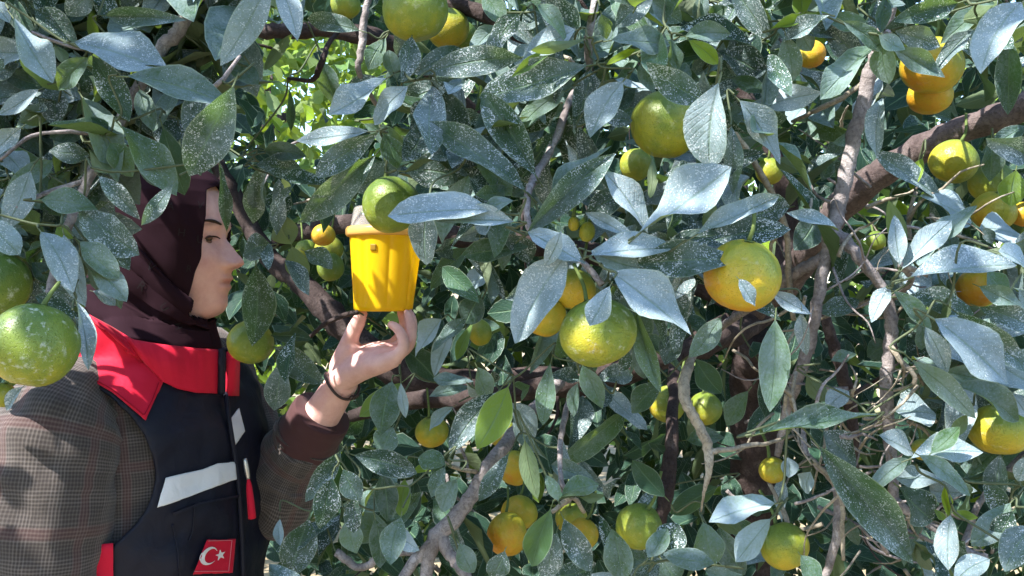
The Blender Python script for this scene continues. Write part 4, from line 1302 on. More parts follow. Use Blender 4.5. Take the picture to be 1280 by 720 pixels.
# ------------------------------------------------------------------ yellow trap held up on the finger tips
def plastic(name, color, rough, trans, alpha_tint=None, bump=0.0):
    m, nt, out = newmat(name)
    b = N(nt)
    p = b.n("ShaderNodeBsdfPrincipled")
    p.inputs["Base Color"].default_value = (*color, 1)
    p.inputs["Roughness"].default_value = rough
    p.inputs["Specular IOR Level"].default_value = 0.5
    sh = p.outputs[0]
    if not trans:
        tr = b.n("ShaderNodeBsdfTranslucent"); tr.inputs[0].default_value = (*alpha_tint, 1)
        mx = b.n("ShaderNodeMixShader"); mx.inputs[0].default_value = 0.5
        b.l(sh, mx.inputs[1]); b.l(tr.outputs[0], mx.inputs[2]); sh = mx.outputs[0]
    else:
        tr = b.n("ShaderNodeBsdfTransparent"); tr.inputs[0].default_value = (.96, .95, .93, 1)
        lw = b.n("ShaderNodeLayerWeight"); lw.inputs[0].default_value = .35
        mx = b.n("ShaderNodeMixShader")
        b.l(b.math('ADD', .05, b.math('MULTIPLY', lw.outputs[1], .20)), mx.inputs[0])
        b.l(tr.outputs[0], mx.inputs[1]); b.l(sh, mx.inputs[2]); sh = mx.outputs[0]
    b.l(sh, out.inputs[0])
    return m


YEL = plastic("yellow_plastic", (0.88, 0.64, 0.012), 0.3, 0, (0.93, 0.75, 0.02))
CLEAR = plastic("clear_plastic", (0.86, 0.84, 0.82), 0.12, 0.92)
HOLEM = simple("trap_opening_dark", (0.26, 0.15, 0.010), 0.6)
CD = 1.285
ck = CD / FPX
cb = at(479, 388, CD)                         # centre of the bottom
trap = empty("fruit_fly_trap", cb, "bright yellow plastic cup trap with clear lid held up by the woman's hand", "trap")
H = 98 * ck
lean = Vector((4 * ck, 0, 0))


def flute_ring(rad, z, n=160, depth=.05, off=Vector()):
    out = []
    for k in range(n):
        a = 2 * math.pi * k / n
        lobe = abs(math.cos(a * 4 + .55))
        rr = rad * (1 - depth * (1 - lobe ** .45) * 1.0)
        out.append(cb + off + Vector((rr * math.cos(a), rr * math.sin(a), z)))
    return out


rb, rt = 35.5 * ck, 45.5 * ck
rings = [flute_ring(.002, .001, depth=0), flute_ring(rb * .9, .0005, depth=.05), flute_ring(rb * .98, .0012, depth=.08)]
for t in np.linspace(.02, 1, 26):
    dep = .075 * min(1, t * 6) * min(1, (1.02 - t) * 9)
    rings.append(flute_ring(rb + (rt - rb) * t, H * t, depth=dep, off=lean * t))
cup = loft("cup", rings, YEL, trap, thick=.0012)
top = cb + lean + Vector((0, 0, H))


def disc_ring(rad, z, n=96):
    return [top + Vector((rad * math.cos(2 * math.pi * k / n), rad * math.sin(2 * math.pi * k / n), z)) for k in range(n)]


loft("rim", [disc_ring(rt * .985, -.006), disc_ring(rt * 1.06, -.006), disc_ring(rt * 1.085, -.004), disc_ring(rt * 1.085, .003), disc_ring(rt * 1.05, .006), disc_ring(rt * .96, .006)], plastic("rim_plastic", (0.80, 0.58, 0.20), 0.3, 0, (0.9, 0.66, 0.2)), trap, thick=.001)
lid = loft("lid", [disc_ring(rt * 1.0, .005), disc_ring(rt * .95, .008), disc_ring(rt * .87, .031), disc_ring(rt * .855, .0335), disc_ring(rt * .83, .0345), disc_ring(.003, .035)], CLEAR, trap, thick=.0014)
# the small square opening near the top of the cup and the hanging wire
bpy.context.view_layer.update()
CB_ = bvh_of(cup)
patch("opening", [(463.5, 305), (470.5, 305)], [(463.5, 313), (470.5, 313)], HOLEM, trap, .0012, .0012, 6, 6, CB_)
MB().add(tube([(at(465, 298, CD - .047), .0009), (at(466, 280, CD - .045), .0009), (at(468, 262, CD - .02), .0009), (at(478, 240, CD), .0009)], 6, 4)[:2]).build("hanger", METAL, trap)
# ------------------------------------------------------------------ leaf shapes
def leaf_shape(seed, nl=8, nw=4, petiole=True):
    """unit leaf: base at origin, tip at y=1, width 1 across x (before the outline narrows it), normal +z"""
    r = random.Random(seed)
    peak = r.uniform(.44, .57); fold = r.uniform(.10, .55); droop = r.uniform(-.10, .36); wav = r.uniform(.02, .10); ph = r.uniform(0, 6)
    side = r.uniform(-.11, .11); tw = r.uniform(-.8, .8); acu = r.uniform(.62, .95)
    V, UV, F = [], [], []
    def width(t):
        if t < peak:
            s = t / peak; return math.sin(s * math.pi / 2) ** .88
        s = (t - peak) / (1 - peak); return max(0.0, math.cos(s * math.pi / 2)) ** acu
    for i in range(nl + 1):
        t = i / nl
        t = t ** .9
        w = width(t) * .5
        if i == 0: w = .012
        if i == nl: w = .004
        yc = t; zc = -droop * (t ** 1.8)
        xc = side * math.sin(t * math.pi)
        for j in range(nw + 1):
            s = (j / nw - .5) * 2
            x = s * w
            z = fold * abs(x) * (1 - .45 * t) + wav * math.sin(ph + t * 9 + (3 if s > 0 else 0)) * (s * s) * (w * 2)
            a = tw * (t - .5)
            V.append((xc + x * math.cos(a) - z * math.sin(a), yc, zc + x * math.sin(a) + z * math.cos(a)))
            UV.append((.5 + s * .5, t))
    n = nw + 1
    for i in range(nl):
        for j in range(nw):
            F.append((i * n + j, i * n + j + 1, (i + 1) * n + j + 1, (i + 1) * n + j))
    if petiole:
        o = len(V)
        pr = .022
        for y, q, zz in ((-.14, .8, -.03), (.02, 1.0, .0)):
            for a in (0, 2.1, 4.2):
                V.append((pr * q * math.cos(a) * 1.4, y, pr * q * math.sin(a) * .7 - .008 + zz)); UV.append((.5, 0))
        for k in range(3):
            k2 = (k + 1) % 3
            F.append((o + k, o + k2, o + 3 + k2, o + 3 + k))
    return V, UV, F


def leaf_mesh(shape, name):
    V, UV, F = shape
    me = mesh_from(V, F, name)
    l = me.uv_layers.new(name="uv")
    li = [0] * len(me.loops)
    arr = []
    for lp in me.loops: arr += UV[lp.vertex_index]
    l.data.foreach_set("uv", arr)
    me.materials.append(LEAF)
    me.polygons.foreach_set("use_smooth", [True] * len(me.polygons))
    return me


SHAPES = [leaf_shape(100 + i, 9, 4) for i in range(34)]
LEAFMESH = [leaf_mesh(s, "leaf") for s in SHAPES]
KIND = {  # dust, hue, speckle, upward tilt of the face
    'b': (.86, .25, .85, .75), 's': (.20, .15, .9, .22), 'g': (.26, .48, .4, .45), 'n': (.0, .66, .05, .2), 'd': (.12, .25, .25, .10),
    'l': (.02, .88, .08, .25), 'u': (.25, .55, .2, .3), 'w': (.95, .6, .3, .55)}  # l carries backlight in its hue, w carries sunlight in its dust
lr = random.Random(5)


def leaf_frame(p0, p1, wpx, d, kind):
    a = (p1 - p0)
    L = a.length
    a.normalize()
    view = (p0 - CAMP).normalized()
    tilt = KIND[kind][3]
    n = -view + Vector((0, 0, 1)) * (tilt + lr.uniform(-.25, .35)) + Vector((lr.uniform(-.45, .35), 0, 0)) + (SUN_DIR * .9 if kind == 'w' else Vector())
    n = n - a * n.dot(a)
    n.normalize()
    face = abs(n.dot(view))
    x = a.cross(n).normalized()
    # keep the seen width
    view_perp = view - a * view.dot(a)
    view_perp.normalize()
    vis = max(.5, abs(n.dot(view_perp)))
    w = wpx / FPX * d / vis
    if kind == 'u':
        n = -n; x = -x
    return x, a, n, w, L


def add_leaf(root, row):
    bx, by, tx, ty, w, d, kind = row
    px_len = math.hypot(tx - bx, ty - by)
    k = d / FPX
    p0 = at(bx, by, d + lr.uniform(-.01, .01))
    p1 = at(tx, ty, d + lr.uniform(-.30, .12) * px_len * k)
    x, a, n, wd, L = leaf_frame(p0, p1, w * .92, d, kind)
    M = Matrix(((x.x * wd, a.x * L, n.x * L * .8, p0.x), (x.y * wd, a.y * L, n.y * L * .8, p0.y), (x.z * wd, a.z * L, n.z * L * .8, p0.z), (0, 0, 0, 1)))
    o = bpy.data.objects.new("leaf", LEAFMESH[lr.randrange(len(LEAFMESH))])
    COL.objects.link(o)
    o.parent = root
    o.matrix_parent_inverse = Matrix.Translation(-root.location)
    o.matrix_basis = M
    du, hu, sp, _ = KIND[kind]
    o.color = (min(1, max(0, du + lr.uniform(-.12, .12))), min(1, max(0, hu + lr.uniform(-.15, .15))), min(1, max(0, sp + lr.uniform(-.2, .1))), 1)
    return p0, p1


def parse(s):
    out = []
    for part in s.replace("\n", ";").split(";"):
        t = part.split()
        if len(t) == 7: out.append([float(q) for q in t[:6]] + [t[6]])
    return out


# ------------------------------------------------------------------ masses of further leaves
SH_LOW = [leaf_shape(300 + i, 5, 2, False) for i in range(10)]
SH_TINY = [leaf_shape(400 + i, 3, 2, False) for i in range(6)]


def leaf_mass(name, P, A, NRM, Ls, Ws, var, root, shapes=SH_LOW):
    """one mesh of many leaves: base points, axes, normals, lengths, widths, (dust, hue, speckle, random)"""
    Vall, Fall, UVall, Call = [], [], [], []
    off = 0
    n = len(P)
    which = rng.integers(0, len(shapes), n)
    for si, (V, UV, F) in enumerate(shapes):
        idx = np.where(which == si)[0]
        if not len(idx): continue
        V = np.array(V); F = np.array(F); UV = np.array(UV)
        a = A[idx]; nn = NRM[idx]
        nn = nn - a * np.sum(nn * a, 1, keepdims=True); nn /= np.linalg.norm(nn, axis=1, keepdims=True) + 1e-9
        x = np.cross(a, nn)
        W3 = P[idx][:, None, :] + V[None, :, 0:1] * (x * Ws[idx][:, None])[:, None, :] + V[None, :, 1:2] * (a * Ls[idx][:, None])[:, None, :] + V[None, :, 2:3] * (nn * Ls[idx][:, None] * .8)[:, None, :]
        m, k = len(idx), len(V)
        Vall.append(W3.reshape(-1, 3))
        Fall.append((F[None] + (np.arange(m) * k)[:, None, None] + off).reshape(-1, 4))
        UVall.append(np.tile(UV[F.ravel()], (m, 1)))
        Call.append(np.repeat(var[idx], k, 0))
        off += m * k
    V = np.concatenate(Vall).astype(np.float32); F = np.concatenate(Fall).astype(np.int32); UV = np.concatenate(UVall).astype(np.float32); C = np.concatenate(Call).astype(np.float32)
    me = bpy.data.meshes.new(name)
    me.vertices.add(len(V)); me.vertices.foreach_set("co", V.ravel())
    me.loops.add(F.size); me.loops.foreach_set("vertex_index", F.ravel())
    me.polygons.add(len(F)); me.polygons.foreach_set("loop_start", np.arange(0, F.size, 4, dtype=np.int32))
    me.update(calc_edges=True)
    l = me.uv_layers.new(name="uv"); l.data.foreach_set("uv", UV.ravel())
    ca = me.color_attributes.new("leafvar", 'FLOAT_COLOR', 'POINT'); ca.data.foreach_set("color", C.ravel())
    me.polygons.foreach_set("use_smooth", np.ones(len(F), bool))
    o = link(name, me, LEAFV)
    under(o, root)
    o["kind"] = "stuff"
    return o


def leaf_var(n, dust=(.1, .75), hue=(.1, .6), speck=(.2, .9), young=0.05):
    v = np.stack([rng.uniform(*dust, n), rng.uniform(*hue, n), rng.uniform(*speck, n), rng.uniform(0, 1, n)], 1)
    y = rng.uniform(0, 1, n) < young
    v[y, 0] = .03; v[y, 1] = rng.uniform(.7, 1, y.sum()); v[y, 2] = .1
    return v


def unit(a): return a / (np.linalg.norm(a, axis=1, keepdims=True) + 1e-9)


def in_poly(x, y, poly):
    inside = np.zeros(len(x), bool)
    j = len(poly) - 1
    for i in range(len(poly)):
        xi, yi = poly[i]; xj, yj = poly[j]
        c = ((yi > y) != (yj > y)) & (x < (xj - xi) * (y - yi) / (yj - yi + 1e-9) + xi)
        inside ^= c
        j = i
    return inside


PERSON_POLY = [(-260, 1500), (-260, 480), (60, 380), (95, 240), (180, 185), (300, 190), (330, 330), (310, 420), (330, 500), (390, 480), (425, 385), (425, 240), (555, 240), (548, 400), (530, 470), (450, 600), (330, 700), (330, 1500)]
GAP1 = [(300, 20), (470, 30), (500, 100), (480, 170), (400, 210), (330, 200), (310, 110)]
GAP2 = [(320, 430), (400, 440), (390, 520), (350, 720), (300, 720), (310, 560)]

# ------------------------------------------------------------------ trees
def tree_root(loc, label, name="citrus_tree", group=None):
    return empty(name, loc, label, "tree", group)


def branch(root, name, pts, mat, n=8, lump=.22, sub=6, kink=.10):
    rows = [(at(x, y, d), rpx / FPX * d) for x, y, d, rpx in pts]
    v, f, _ = tube(rows, n, sub, lump, True, kink)
    me = mesh_from(v, f, name)
    o = link(name, me, mat)
    under(o, root)
    return [r_[0] for r_ in [(Vector(q[:3]), 0) for q in smooth_path([(*p, r_) for p, r_ in rows], 4)]]


main_tree = tree_root((.47, 1.85, 0), "large dusty mandarin tree filling the picture behind the yellow trap, full of fruit")
left_tree = tree_root((-1.30, .50, 0), "dusty citrus tree whose leafy branch hangs in front of the woman's headscarf")

NODES_L, NODES_M = [], []
# trunk and limbs of the main tree
def trunk_mesh(root, pts, mat, n=14):
    v, f, _ = tube([(Vector(p), r) for p, r in pts], n, 8, .16, True, .05)
    o = link("trunk", mesh_from(v, f, "trunk"), mat); under(o, root); return o


trunk_mesh(main_tree, [((.47, 1.85, -.05), .10), ((.475, 1.84, .12), .068), ((.47, 1.80, .55), .056), ((.47, 1.74, 1.0), .050), ((.455, 1.66, 1.28), .046), ((.44, 1.58, 1.38), .036)], BARK_DARK)
BR = [
    ("limb", [(925, 400, 1.58, 16), (985, 350, 1.45, 18), (1030, 285, 1.32, 19), (1085, 228, 1.22, 19), (1150, 188, 1.16, 18.5), (1215, 160, 1.12, 18), (1290, 128, 1.08, 17), (1400, 60, 1.05, 13), (1480, -60, 1.05, 9)], BARK_LIMB),
    ("limb", [(960, 392, 1.58, 15), (905, 420, 1.46, 16), (850, 442, 1.42, 15), (770, 464, 1.40, 14), (690, 482, 1.42, 13), (600, 498, 1.46, 12), (520, 500, 1.55, 11), (440, 520, 1.65, 8)], BARK_DARK),
    ("limb", [(915, 405, 1.62, 16), (760, 470, 1.72, 18), (620, 480, 1.75, 20), (520, 474, 1.72, 20), (445, 425, 1.72, 18), (385, 362, 1.75, 15), (330, 310, 1.8, 12), (270, 200, 1.85, 9)], BARK_DARK),
    ("limb", [(930, 380, 1.64, 14), (800, 330, 1.68, 14), (680, 308, 1.68, 14), (590, 300, 1.66, 14), (520, 284, 1.66, 13), (430, 280, 1.70, 12), (345, 300, 1.8, 9)], BARK_DARK),
    ("limb", [(970, 350, 1.60, 14), (985, 250, 1.60, 13), (930, 120, 1.58, 11), (880, 0, 1.6, 9), (830, -150, 1.6, 6)], BARK_DARK),
    ("branch", [(1130, -40, .92, 6), (1096, 60, .94, 8), (1088, 92, .95, 9), (1074, 148, .95, 9.5), (1060, 205, .95, 9.5), (1050, 255, .95, 9.5), (1040, 292, .95, 10), (1030, 330, .95, 8.5), (1022, 380, .95, 8), (1012, 425, .96, 8), (998, 470, .97, 8), (982, 520, .99, 6), (972, 570, 1.0, 4)], BARK_GREY),
    ("branch", [(1040, 290, .95, 8), (1062, 306, .94, 8), (1085, 335, .93, 7), (1104, 362, .93, 7), (1113, 392, .93, 8), (1112, 440, .93, 8), (1108, 490, .93, 8.5), (1112, 550, .93, 7.5), (1117, 600, .92, 6), (1119, 625, .92, 6), (1150, 648, .90, 5.5), (1180, 668, .88, 5.5), (1210, 690, .86, 6), (1232, 698, .85, 6)], BARK_GREY),
    ("branch", [(1117, 610, .92, 5), (1118, 640, .92, 4), (1118, 650, .92, 3)], BARK_GREY),
    ("branch", [(1032, 322, .95, 8), (1005, 335, .97, 7.5), (980, 352, 1.0, 7), (955, 372, 1.05, 6), (900, 410, 1.2, 5)], BARK_GREY),
    ("branch", [(872, 430, .92, 4), (862, 455, .88, 6), (855, 478, .86, 7), (858, 505, .85, 7), (872, 530, .85, 6.5), (885, 560, .85, 6.5), (886, 590, .85, 4.5), (880, 616, .86, 2), (876, 640, .88, 1.2)], TWIG),
    ("branch", [(886, 564, .85, 4), (910, 562, .85, 3.2), (940, 556, .86, 3), (960, 554, .88, 2.5), (990, 545, .92, 2)], TWIG),
    ("branch", [(700, 478, 1.30, 7), (660, 520, 1.18, 8), (620, 570, 1.06, 9), (594, 612, 1.04, 9.5), (568, 648, 1.03, 10), (546, 672, 1.03, 11), (536, 700, 1.03, 9), (530, 740, 1.03, 8)], BARK_GREY),
    ("branch", [(548, 660, 1.03, 9), (560, 690, 1.02, 7), (580, 715, 1.0, 7), (600, 745, 1.0, 6)], BARK_GREY),
    ("branch", [(546, 675, 1.03, 8), (520, 700, 1.03, 7), (500, 730, 1.03, 6)], BARK_GREY),
    ("branch", [(845, 440, 1.40, 8), (841, 520, 1.22, 8), (838, 570, 1.18, 9), (832, 620, 1.16, 9), (822, 665, 1.15, 8), (812, 730, 1.15, 7)], BARK_DARK),
    ("branch", [(480, -30, 1.05, 8), (545, -4, 1.02, 9), (580, 8, 1.0, 9.5), (627, 30, .98, 9), (680, 70, 1.0, 6)], BARK_DARK),
    ("branch", [(290, 36, 1.3, 9), (345, 38, 1.3, 10), (420, 38, 1.3, 11), (480, 50, 1.3, 12), (560, 110, 1.4, 12), (640, 210, 1.5, 11)], BARK_DARK),
    ("branch", [(462, -10, 1.0, 4), (454, 28, 1.0, 5), (453, 55, 1.0, 5), (449, 92, 1.0, 4), (470, 130, 1.05, 3)], BARK_GREY),
    ("branch", [(425, 36, 1.05, 3), (410, 56, 1.03, 3), (402, 78, 1.02, 4), (390, 100, 1.03, 3), (360, 98, 1.05, 2)], BARK_DARK),
    ("branch", [(738, 90, .95, 5), (715, 120, .92, 5), (700, 160, .90, 5), (684, 195, .88, 5), (668, 222, .84, 5), (659, 250, .81, 5), (664, 290, .80, 4.5), (700, 308, .79, 4), (730, 330, .77, 4), (752, 356, .76, 4.5)], BARK_GREY),
    ("branch", [(738, 90, .95, 5), (735, 55, .9, 5), (740, 20, .9, 5), (750, -30, .92, 5)], BARK_GREY),
    ("branch", [(915, 162, .90, 3), (935, 190, .92, 4), (955, 225, .93, 4), (975, 262, .95, 4.5), (984, 300, .96, 4), (986, 345, .98, 4), (992, 400, 1.0, 3)], TWIG),
    ("branch", [(1090, 92, .95, 3), (1060, 118, .96, 3.5), (1020, 138, .98, 3), (990, 152, 1.02, 2)], TWIG),
    ("branch", [(1092, 60, .93, 4), (1100, 50, .86, 4), (1110, 40, .84, 4)], BARK_GREY),
    ("branch", [(1030, 725, .95, 5), (1044, 680, .95, 6), (1048, 640, .95, 5.5), (1043, 605, .95, 4.5), (1020, 580, .96, 4), (1005, 560, .97, 3.5), (1005, 520, 1.0, 3)], BARK_GREY),
    ("branch", [(1054, 700, .93, 2.5), (1053, 660, .93, 3), (1052, 625, .93, 3), (1035, 595, .93, 3), (1012, 572, .93, 2.5)], TWIG),
    ("branch", [(1030, 390, 1.2, 6), (1045, 440, 1.2, 8), (1060, 490, 1.2, 9), (1066, 540, 1.2, 7), (1068, 600, 1.22, 5)], BARK_DARK),
    ("branch", [(1118, 372, .93, 4), (1140, 350, .82, 4), (1126, 332, .80, 4), (1160, 345, .79, 3)], BARK_GREY),
    ("branch", [(1112, 430, .93, 4), (1125, 450, .90, 3), (1140, 465, .86, 3), (1142, 480, .85, 2.5), (1118, 488, .88, 2)], TWIG),
    ("branch", [(1138, 300, 1.0, 3), (1136, 270, 1.0, 2.5), (1145, 240, 1.0, 2.5)], TWIG),
    ("branch", [(385, 424, 1.26, 2.5), (402, 408, 1.26, 3), (425, 396, 1.26, 3), (448, 390, 1.26, 3)], BARK_DARK),
    ("branch", [(960, 600, 1.0, 2.5), (985, 655, .97, 3), (960, 660, .97, 3), (1000, 662, .97, 2.5), (1028, 655, .95, 2.5)], TWIG),
    ("branch", [(700, 632, .88, 3), (712, 622, .87, 3.5), (702, 600, .88, 3), (700, 560, .92, 3.5), (706, 520, .98, 4), (715, 490, 1.1, 4)], BARK_GREY),
    ("branch", [(690, 640, .86, 3), (715, 622, .87, 3), (730, 640, .9, 2.5)], TWIG),
    ("branch", [(595, 590, 1.04, 3), (570, 585, 1.0, 2.5), (550, 575, .98, 2)], TWIG),
    ("branch", [(420, 690, 1.1, 5), (450, 710, 1.1, 5), (480, 695, 1.08, 5), (520, 690, 1.04, 4)], BARK_GREY),
    ("branch", [(1290, 560, 1.0, 6), (1230, 620, 1.0, 4), (1205, 680, .96, 4)], BARK_GREY),
]
for nm, pts, mat in BR:
    NODES_M += branch(main_tree, nm, pts, mat, 10 if nm == "limb" else 8)

# branch of the left tree
trunk_mesh(left_tree, [((-1.30, .50, -.05), .095), ((-1.295, .50, .3), .062), ((-1.28, .52, .8), .055), ((-1.22, .55, 1.25), .050), ((-1.12, .58, 1.55), .042), ((-.95, .58, 1.85), .032), ((-.70, .55, 2.15), .022), ((-.45, .45, 2.35), .012)], BARK_GREY)
lv, lf, _ = tube([(Vector((-1.0, .58, 1.78)), .022), (Vector((-.72, .72, 1.86)), .018), (at(262, -60, .90), .010), (at(240, 0, .90), .0075), (at(222, 38, .90), .0072), (at(198, 66, .90), .0065), (at(172, 112, .90), .006), (at(140, 170, .89), .0055), (at(110, 225, .87), .005), (at(88, 275, .85), .0045), (at(70, 330, .84), .004), (at(60, 375, .82), .0035)], 10, 6, .2, True, .1)
o = link("limb", mesh_from(lv, lf, "limb"), BARK_GREY); under(o, left_tree)
NODES_L += [at(222, 38, .90), at(198, 66, .90), at(172, 112, .90), at(140, 170, .89), at(110, 225, .87), at(88, 275, .85), at(70, 330, .84), at(240, 0, .9)]
for q in ([(180, 100, .90, 3.5), (230, 110, .88, 3), (268, 108, .84, 3), (300, 70, .86, 2)], [(200, 64, .9, 3.5), (140, 60, .88, 3), (96, 60, .86, 2.5), (40, 40, .86, 2)], [(140, 170, .89, 3.5), (90, 165, .87, 3), (40, 170, .86, 2.5), (0, 200, .85, 2)], [(110, 225, .87, 3), (60, 240, .84, 3), (20, 260, .82, 2.5)], [(240, -10, .9, 4), (300, -20, .86, 3), (350, -24, .82, 2.5)]):
    NODES_L += branch(left_tree, "branch", q, BARK_GREY, 6)


LEFT = parse(LEFT_LEAVES)
MAIN = parse(MAIN_LEAVES)
bases_l = [add_leaf(left_tree, r_) for r_ in LEFT]
bases_m = [add_leaf(main_tree, r_) for r_ in MAIN]


def covers_fruit(pts):
    for k in range(len(pts) - 1):
        for f_ in (0, .33, .67, 1):
            q = pts[k].lerp(pts[k + 1], f_)
            x, y = proj(q)
            for fr in FRUITS:
                fd = fr[3] if fr[3] else .031 * FPX / fr[2]
                if q.y < fd + .02 and math.hypot(x - fr[0], y - fr[1]) < fr[2]: return True
    return False


def twiglets(root, nodes, bases):
    """thin twigs that join every leaf to the nearest wood"""
    P = [Vector(p) for p in nodes]
    todo = [(b0, (b0 - b1).normalized()) for b0, b1 in bases]
    mb = MB()
    best = [(min(((p - b0).length, i) for i, p in enumerate(P))) for b0, _ in todo]
    alive = set(range(len(todo)))
    while alive:
        k = min(alive, key=lambda q: best[q][0])
        alive.discard(k)
        b0, bd = todo[k]
        dist, i = best[k]
        p = P[i]
        if dist < .30:
            e = b0 + bd * min(.010, dist * .3)
            m1 = e + bd * dist * .3 + Vector((0, .25 * dist, -.05 * dist))
            m2 = p.lerp(e, .3) + Vector((0, .18 * dist, 0))
            if not covers_fruit((p, m2, m1, e)): mb.add(tube([(p, .0013), (m2, .0012), (m1, .0011), (e, .0010)], 5, 4, .0, False)[:2])
            new = [e, m1, m2]
        else: new = [b0]
        s = len(P)
        P += new
        for q in alive:
            for t, pp in enumerate(new):
                dd = (pp - todo[q][0]).length
                if dd < best[q][0]: best[q] = (dd, s + t)
    o = mb.build("twiglets", PETIOLE, root)
    o["kind"] = "stuff"


twiglets(left_tree, NODES_L, bases_l)
twiglets(main_tree, NODES_M, bases_m)

# bare twigs inside the crown, singly
tr = random.Random(21)
for i in range(230):
    for _ in range(20):
        x, y, d = tr.uniform(330, 1320), tr.uniform(-40, 760), tr.uniform(1.0, 1.75)
        if not in_poly(np.array([x]), np.array([y]), PERSON_POLY)[0]: break
    if i < 120: x, y, d = tr.uniform(960, 1190), tr.uniform(260, 720), tr.uniform(.82, 1.02)
    if any(math.hypot(x - fr[0], y - fr[1]) < fr[2] + 22 for fr in FRUITS): continue
    a = tr.uniform(0, 6.28); L = tr.uniform(40, 130)
    pts, r0 = [], tr.uniform(1.2, 3.2)
    for s in range(5):
        pts.append((x, y, d, r0 * (1 - s * .16)))
        a += tr.uniform(-.55, .55)
        x += math.cos(a) * L / 4; y += math.sin(a) * L / 4; d += tr.uniform(-.03, .03)
    if any(in_poly(np.array([p[0]]), np.array([p[1]]), PERSON_POLY)[0] for p in pts): continue
    branch(main_tree, "twig", pts, tr.choice([TWIG, TWIG, BARK_GREY]) if i < 120 else tr.choice([TWIG, BARK_GREY, BARK_DARK]), 5, .1, 3, .2)

# the rest of the main tree's crown
def crown_main():
    P = []
    # inside the picture: thick layers behind the near leaves
    n = 13000
    px = rng.uniform(-120, 1420, n); py = rng.uniform(-140, 860, n); d = 1.12 + 1.9 * rng.uniform(0, 1, n) ** .62
    ok = ~(in_poly(px, py, PERSON_POLY) & (d < 1.62))
    ok &= ~((px < 330) & (py > -200) & (d < 1.5))
    g1 = in_poly(px, py, GAP1); ok &= ~(g1 & (rng.uniform(0, 1, n) < .94))
    g2 = in_poly(px, py, GAP2); ok &= ~(g2 & (rng.uniform(0, 1, n) < .6))
    ok &= ~(in_poly(px, py, [(890, 425), (965, 425), (968, 640), (875, 640)]) & (d < 1.6) & (rng.uniform(0, 1, n) < .85))
    for fr in FRUITS:
        fd = fr[3] if fr[3] else .031 * FPX / fr[2]
        h = np.hypot(px - fr[0], (py - fr[1])) < fr[2] + 26
        ok &= ~(h & (d < fd + .05) & (rng.uniform(0, 1, n) < .95))
    for nm, pts, mat in BR:
        P_ = smooth_path([(x, y, dd, r_) for x, y, dd, r_ in pts], 5)
        for x, y, dd, r_ in P_:
            h = np.hypot(px - x, py - y) < r_ + 16
            ok &= ~(h & (d < dd + .02) & (rng.uniform(0, 1, n) < .8))
    ok &= ~((d < 1.5) & (rng.uniform(0, 1, n) < .45))
    px, py, d = px[ok], py[ok], d[ok]
    A = np.stack([(px - CX) / FPX * d, d, CAMZ - (py - CY) / FPX * d], 1)
    # around the picture, packed overhead and at the back to block skylight
    m = 26000
    B = np.stack([rng.uniform(-1.9, 2.5, m), rng.uniform(1.0, 3.3, m), rng.uniform(.35, 3.1, m)], 1)
    c = (B - np.array([.35, 2.15, 1.65])) / np.array([2.25, 1.2, 1.45])
    okb = np.sum(c ** 2, 1) < 1.0
    bx = CX + B[:, 0] / B[:, 1] * FPX; by = CY - (B[:, 2] - CAMZ) / B[:, 1] * FPX
    inview = (bx > -140) & (bx < 1430) & (by > -150) & (by < 870)
    gap = in_poly(bx, by, GAP1) | in_poly(bx, by, GAP2)
    okb &= ~inview | ((B[:, 1] > 2.5) & ~gap)
    okb &= (B[:, 2] > 1.7) | (B[:, 1] > 2.3) | (rng.uniform(0, 1, m) < .6)
    okb &= ~((B[:, 0] < -.12) & (B[:, 1] < 1.75) & (B[:, 2] < 1.78))
    B = B[okb]
    return np.concatenate([A, B]), len(A)


P, n_in = crown_main()
n = len(P)
A = unit(np.stack([rng.normal(0, .8, n), rng.normal(-.25, .6, n), rng.normal(-.55, .6, n)], 1))
NR = unit(np.stack([rng.normal(0, .5, n), rng.normal(-.6, .5, n), rng.normal(.6, .5, n)], 1))
Ls = rng.uniform(.05, .095, n); Ls[n_in:] *= 1.35; Ws = Ls * rng.uniform(.38, .56, n)
leaf_mass("foliage", P, A, NR, Ls, Ws, leaf_var(n, (.0, .06), (.0, .25), (.0, .5), .03), main_tree)  # leaf colours kept dark to put shade into the crown's depth

# crown of the left tree: unseen mass overhead added to shade the near leaves, lower spray seen
def crown_left():
    m = 8500
    B = np.stack([rng.uniform(-2.4, .75, m), rng.uniform(-.9, .75, m), rng.uniform(1.75, 3.1, m)], 1)
    c = (B - np.array([-.85, -.10, 2.5])) / np.array([1.25, .60, .62])
    ok = np.sum(c ** 2, 1) < 1
    by = CY - (B[:, 2] - CAMZ) / np.maximum(B[:, 1], .05) * FPX
    ok &= ~((B[:, 1] > .05) & (by > -60))
    B2 = np.stack([rng.uniform(-2.1, -.75, 900), rng.uniform(.0, 1.0, 900), rng.uniform(.7, 1.9, 900)], 1)
    bx = CX + B2[:, 0] / np.maximum(B2[:, 1], .05) * FPX
    ok2 = bx < -60
    # a spray behind the single leaves, in front of the shoulder
    q = 420
    px = rng.uniform(-80, 330, q); py = rng.uniform(-60, 400, q); d = rng.uniform(.92, 1.02, q)
    lim = np.interp(py, [-60, 80, 190, 250, 320, 400], [340, 290, 190, 130, 100, 60])
    ok3 = px < lim
    C_ = np.stack([(px - CX) / FPX * d, d, CAMZ - (py - CY) / FPX * d], 1)[ok3]
    return np.concatenate([B[ok], B2[ok2], C_])


